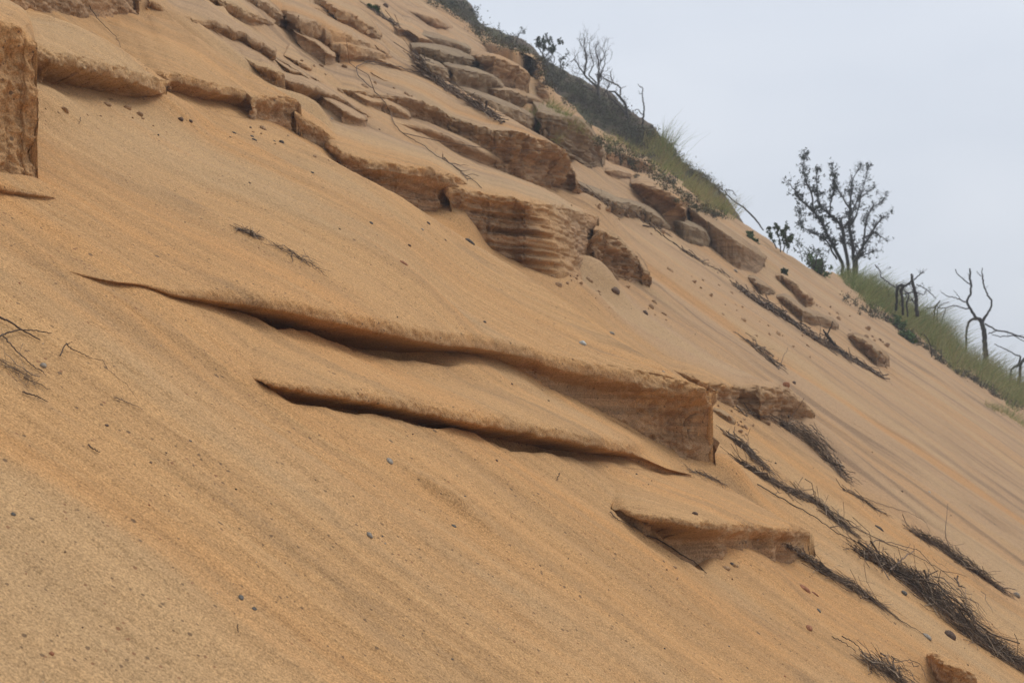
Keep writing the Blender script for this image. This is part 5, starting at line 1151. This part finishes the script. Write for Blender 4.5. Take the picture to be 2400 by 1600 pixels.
band("crest_grass", MAT_GRASS, [(2105, 750, 20), (2150, 770, 26), (2200, 800, 34), (2250, 838, 44), (2300, 870, 50), (2350, 905, 50), (2410, 945, 50)], 6, 56, 76, 26, 2, lean=(.35, 0), shade=(.1, .8), dry=.3, patchy=.42)
band("crest_grass", MAT_GRASS, [(2055, 700, 8), (2085, 722, 10), (2115, 742, 10), (2160, 770, 10), (2210, 802, 10), (2300, 860, 10), (2400, 922, 10)], 8, 36, 54, 24, 12, lean=(.3, 0), shade=(.1, .8), dry=.3, patchy=.25)
band("crest_grass", MAT_GRASS, [(1530, 340, 20), (1560, 372, 40), (1600, 415, 44), (1640, 450, 36), (1680, 480, 26), (1710, 500, 12)], 8, 40, 50, 20, 3, lean=(.25, 0), shade=(.35, 1), dry=.5, patchy=.4)
band("crest_grass", MAT_GRASS, [(1290, 245, 16), (1340, 285, 26), (1400, 312, 34), (1450, 330, 34), (1500, 352, 34), (1540, 375, 36)], 10, 28, 28, 20, 4, lean=(.15, 0), shade=(.2, .9), dry=.4, patchy=.55)
band("crest_grass", MAT_GRASS, [(2060, 706, 12), (2090, 730, 16), (2120, 752, 16)], 6, 40, 34, 18, 5, lean=(.3, 0), shade=(.2, .8), dry=.4)
band("crest_grass", MAT_GRASS, [(2320, 950, 10), (2360, 970, 14), (2410, 1000, 14)], 10, 14, 26, 16, 6, lean=(.3, 0), shade=(.3, .9), dry=.5)
band("crest_grass", MAT_GRASS, [(1720, 480, 8), (1760, 512, 10), (1800, 545, 8)], 9, 14, 34, 14, 7, lean=(.3, 0), shade=(.3, .9), dry=.6)
band("crest_grass", MAT_GRASS, [(2066, 704, 8), (2100, 728, 10), (2140, 756, 12), (2190, 788, 12), (2230, 816, 10)], 6, 44, 66, 24, 14, lean=(.3, 0), shade=(.1, .8), dry=.3)
def scrub(name, pts, step, n, size, seed, hpx=10, shade=(0, 1), patchy=0.0):
    mb = MB(); L, ln = resample(pts, 300); k = int(ln / step); rs = np.random.RandomState(seed); org = None
    for i in range(k):
        p = L[int(i * 299 / max(1, k - 1))]
        for j in range(4):
            h = hit(p[0] + rs.normal() * p[2] * .3, p[1] + rs.uniform(-.5, 1.0) * p[2] * .5)
            if h is None: continue
            if rs.rand() < patchy + 1.3 * patchy * perlin(p[0] / 17.0, seed + .5, j * .4): continue
            if org is None: org = h[0]
            m = h[2] / FPX; r = size * m * rs.uniform(.5, 1.2)
            C = h[0] + rs.normal(size=(n, 3)) * r * np.array([.8, .8, .7]) * .6 + np.array([0, 0, hpx * m * .4])
            U = rs.normal(size=(n, 3)); U /= np.linalg.norm(U, axis=1)[:, None]; W = np.cross(U, rs.normal(size=(n, 3))); W /= np.linalg.norm(W, axis=1)[:, None]
            s_ = rs.uniform(1.0, 2.6, (n, 1)) * m; base_sh = rs.uniform(shade[0], shade[1])
            mb.quads(C, U * s_ * 1.3, W * s_ * .7, np.clip(base_sh + rs.normal(size=n) * .15, 0, 1))
    if org is not None:
        o = mb.build(name, MAT_SCRUB, org); o["kind"] = "stuff"
scrub("scrub", [(985, -20, 20), (1040, 10, 30), (1090, 30, 36), (1120, 70, 30), (1170, 100, 24), (1230, 120, 20)], 7, 60, 16, 1, shade=(0, .8))
scrub("scrub", [(1262, 145, 30), (1300, 185, 50), (1350, 215, 70), (1400, 245, 80), (1450, 275, 80), (1490, 305, 60), (1530, 330, 40)], 5, 80, 17, 2, shade=(0, .55))
scrub("scrub", [(1395, 330, 20), (1440, 350, 30), (1490, 375, 40), (1530, 400, 40), (1560, 425, 34), (1600, 460, 34), (1650, 490, 30), (1690, 510, 14)], 6, 60, 14, 3, shade=(0, .6), patchy=.4)
scrub("scrub", [(1560, 345, 16), (1600, 385, 22), (1650, 420, 22), (1700, 455, 18)], 8, 50, 15, 4, shade=(.2, .8))
scrub("dry_roots", [(1985, 700, 20), (2030, 725, 30), (2070, 745, 30), (2110, 770, 24), (2150, 800, 18), (2200, 840, 14), (2250, 875, 14), (2330, 920, 16), (2400, 960, 16)], 6, 40, 12, 5, shade=(0, .5), patchy=.55)
tussock(1262, 300, "olive grass tuft hanging over the edge of the layered grey block", 260, 64, 26, 31, lean=(-.05, 0), shade=(.2, .75), dry=.45, splay=.5)
tussock(1300, 326, "pale dry grass roots drooping over the big brown block", 90, 34, 16, 32, lean=(.3, 0), shade=(.7, 1), dry=.9, splay=.9)
tussock(1560, 362, "tallest green tussock with long blades against the sky on the far shoulder", 240, 84, 22, 33, lean=(.1, 0), shade=(.1, .7), dry=.3, splay=.3)
tussock(1998, 640, "tall green tussock hiding the foot of the bare tree", 420, 64, 28, 34, lean=(.3, 0), shade=(.1, .6), dry=.15)
tussock(1655, 478, "brown dry tussock with curling dead blades right of the far shoulder grass", 260, 36, 26, 35, lean=(.3, 0), shade=(.7, 1), dry=.8, splay=.8)
print("vegetation", round(time.time() - T_START, 1))
#@@V1@@
# ------------------------------------------------------------------ damp sea air
def haze():
    m = bpy.data.materials.new("haze"); m.use_nodes = True; nt = m.node_tree
    for n in list(nt.nodes): nt.nodes.remove(n)
    o_ = nt.nodes.new("ShaderNodeOutputMaterial"); v = nt.nodes.new("ShaderNodeVolumePrincipled")
    v.inputs["Color"].default_value = (0.86, 0.90, 0.96, 1); v.inputs["Density"].default_value = HAZE_D; v.inputs["Anisotropy"].default_value = 0.2
    nt.links.new(v.outputs[0], o_.inputs["Volume"])
    lo = np.array([-70.0, -14.0, -2.0]); hi = np.array([60.0, 64.0, 38.0])
    V = np.array([[lo[0] if i & 1 == 0 else hi[0], lo[1] if i & 2 == 0 else hi[1], lo[2] if i & 4 == 0 else hi[2]] for i in range(8)])
    F = np.array([[0, 2, 3, 1], [4, 5, 7, 6], [0, 1, 5, 4], [2, 6, 7, 3], [0, 4, 6, 2], [1, 3, 7, 5]])
    o = mesh_np("haze", V, F, m, smooth=False); o["kind"] = "stuff"
HAZE_D = 0.004
if HAZE_D: haze()
print("script", round(time.time() - T_START, 1))
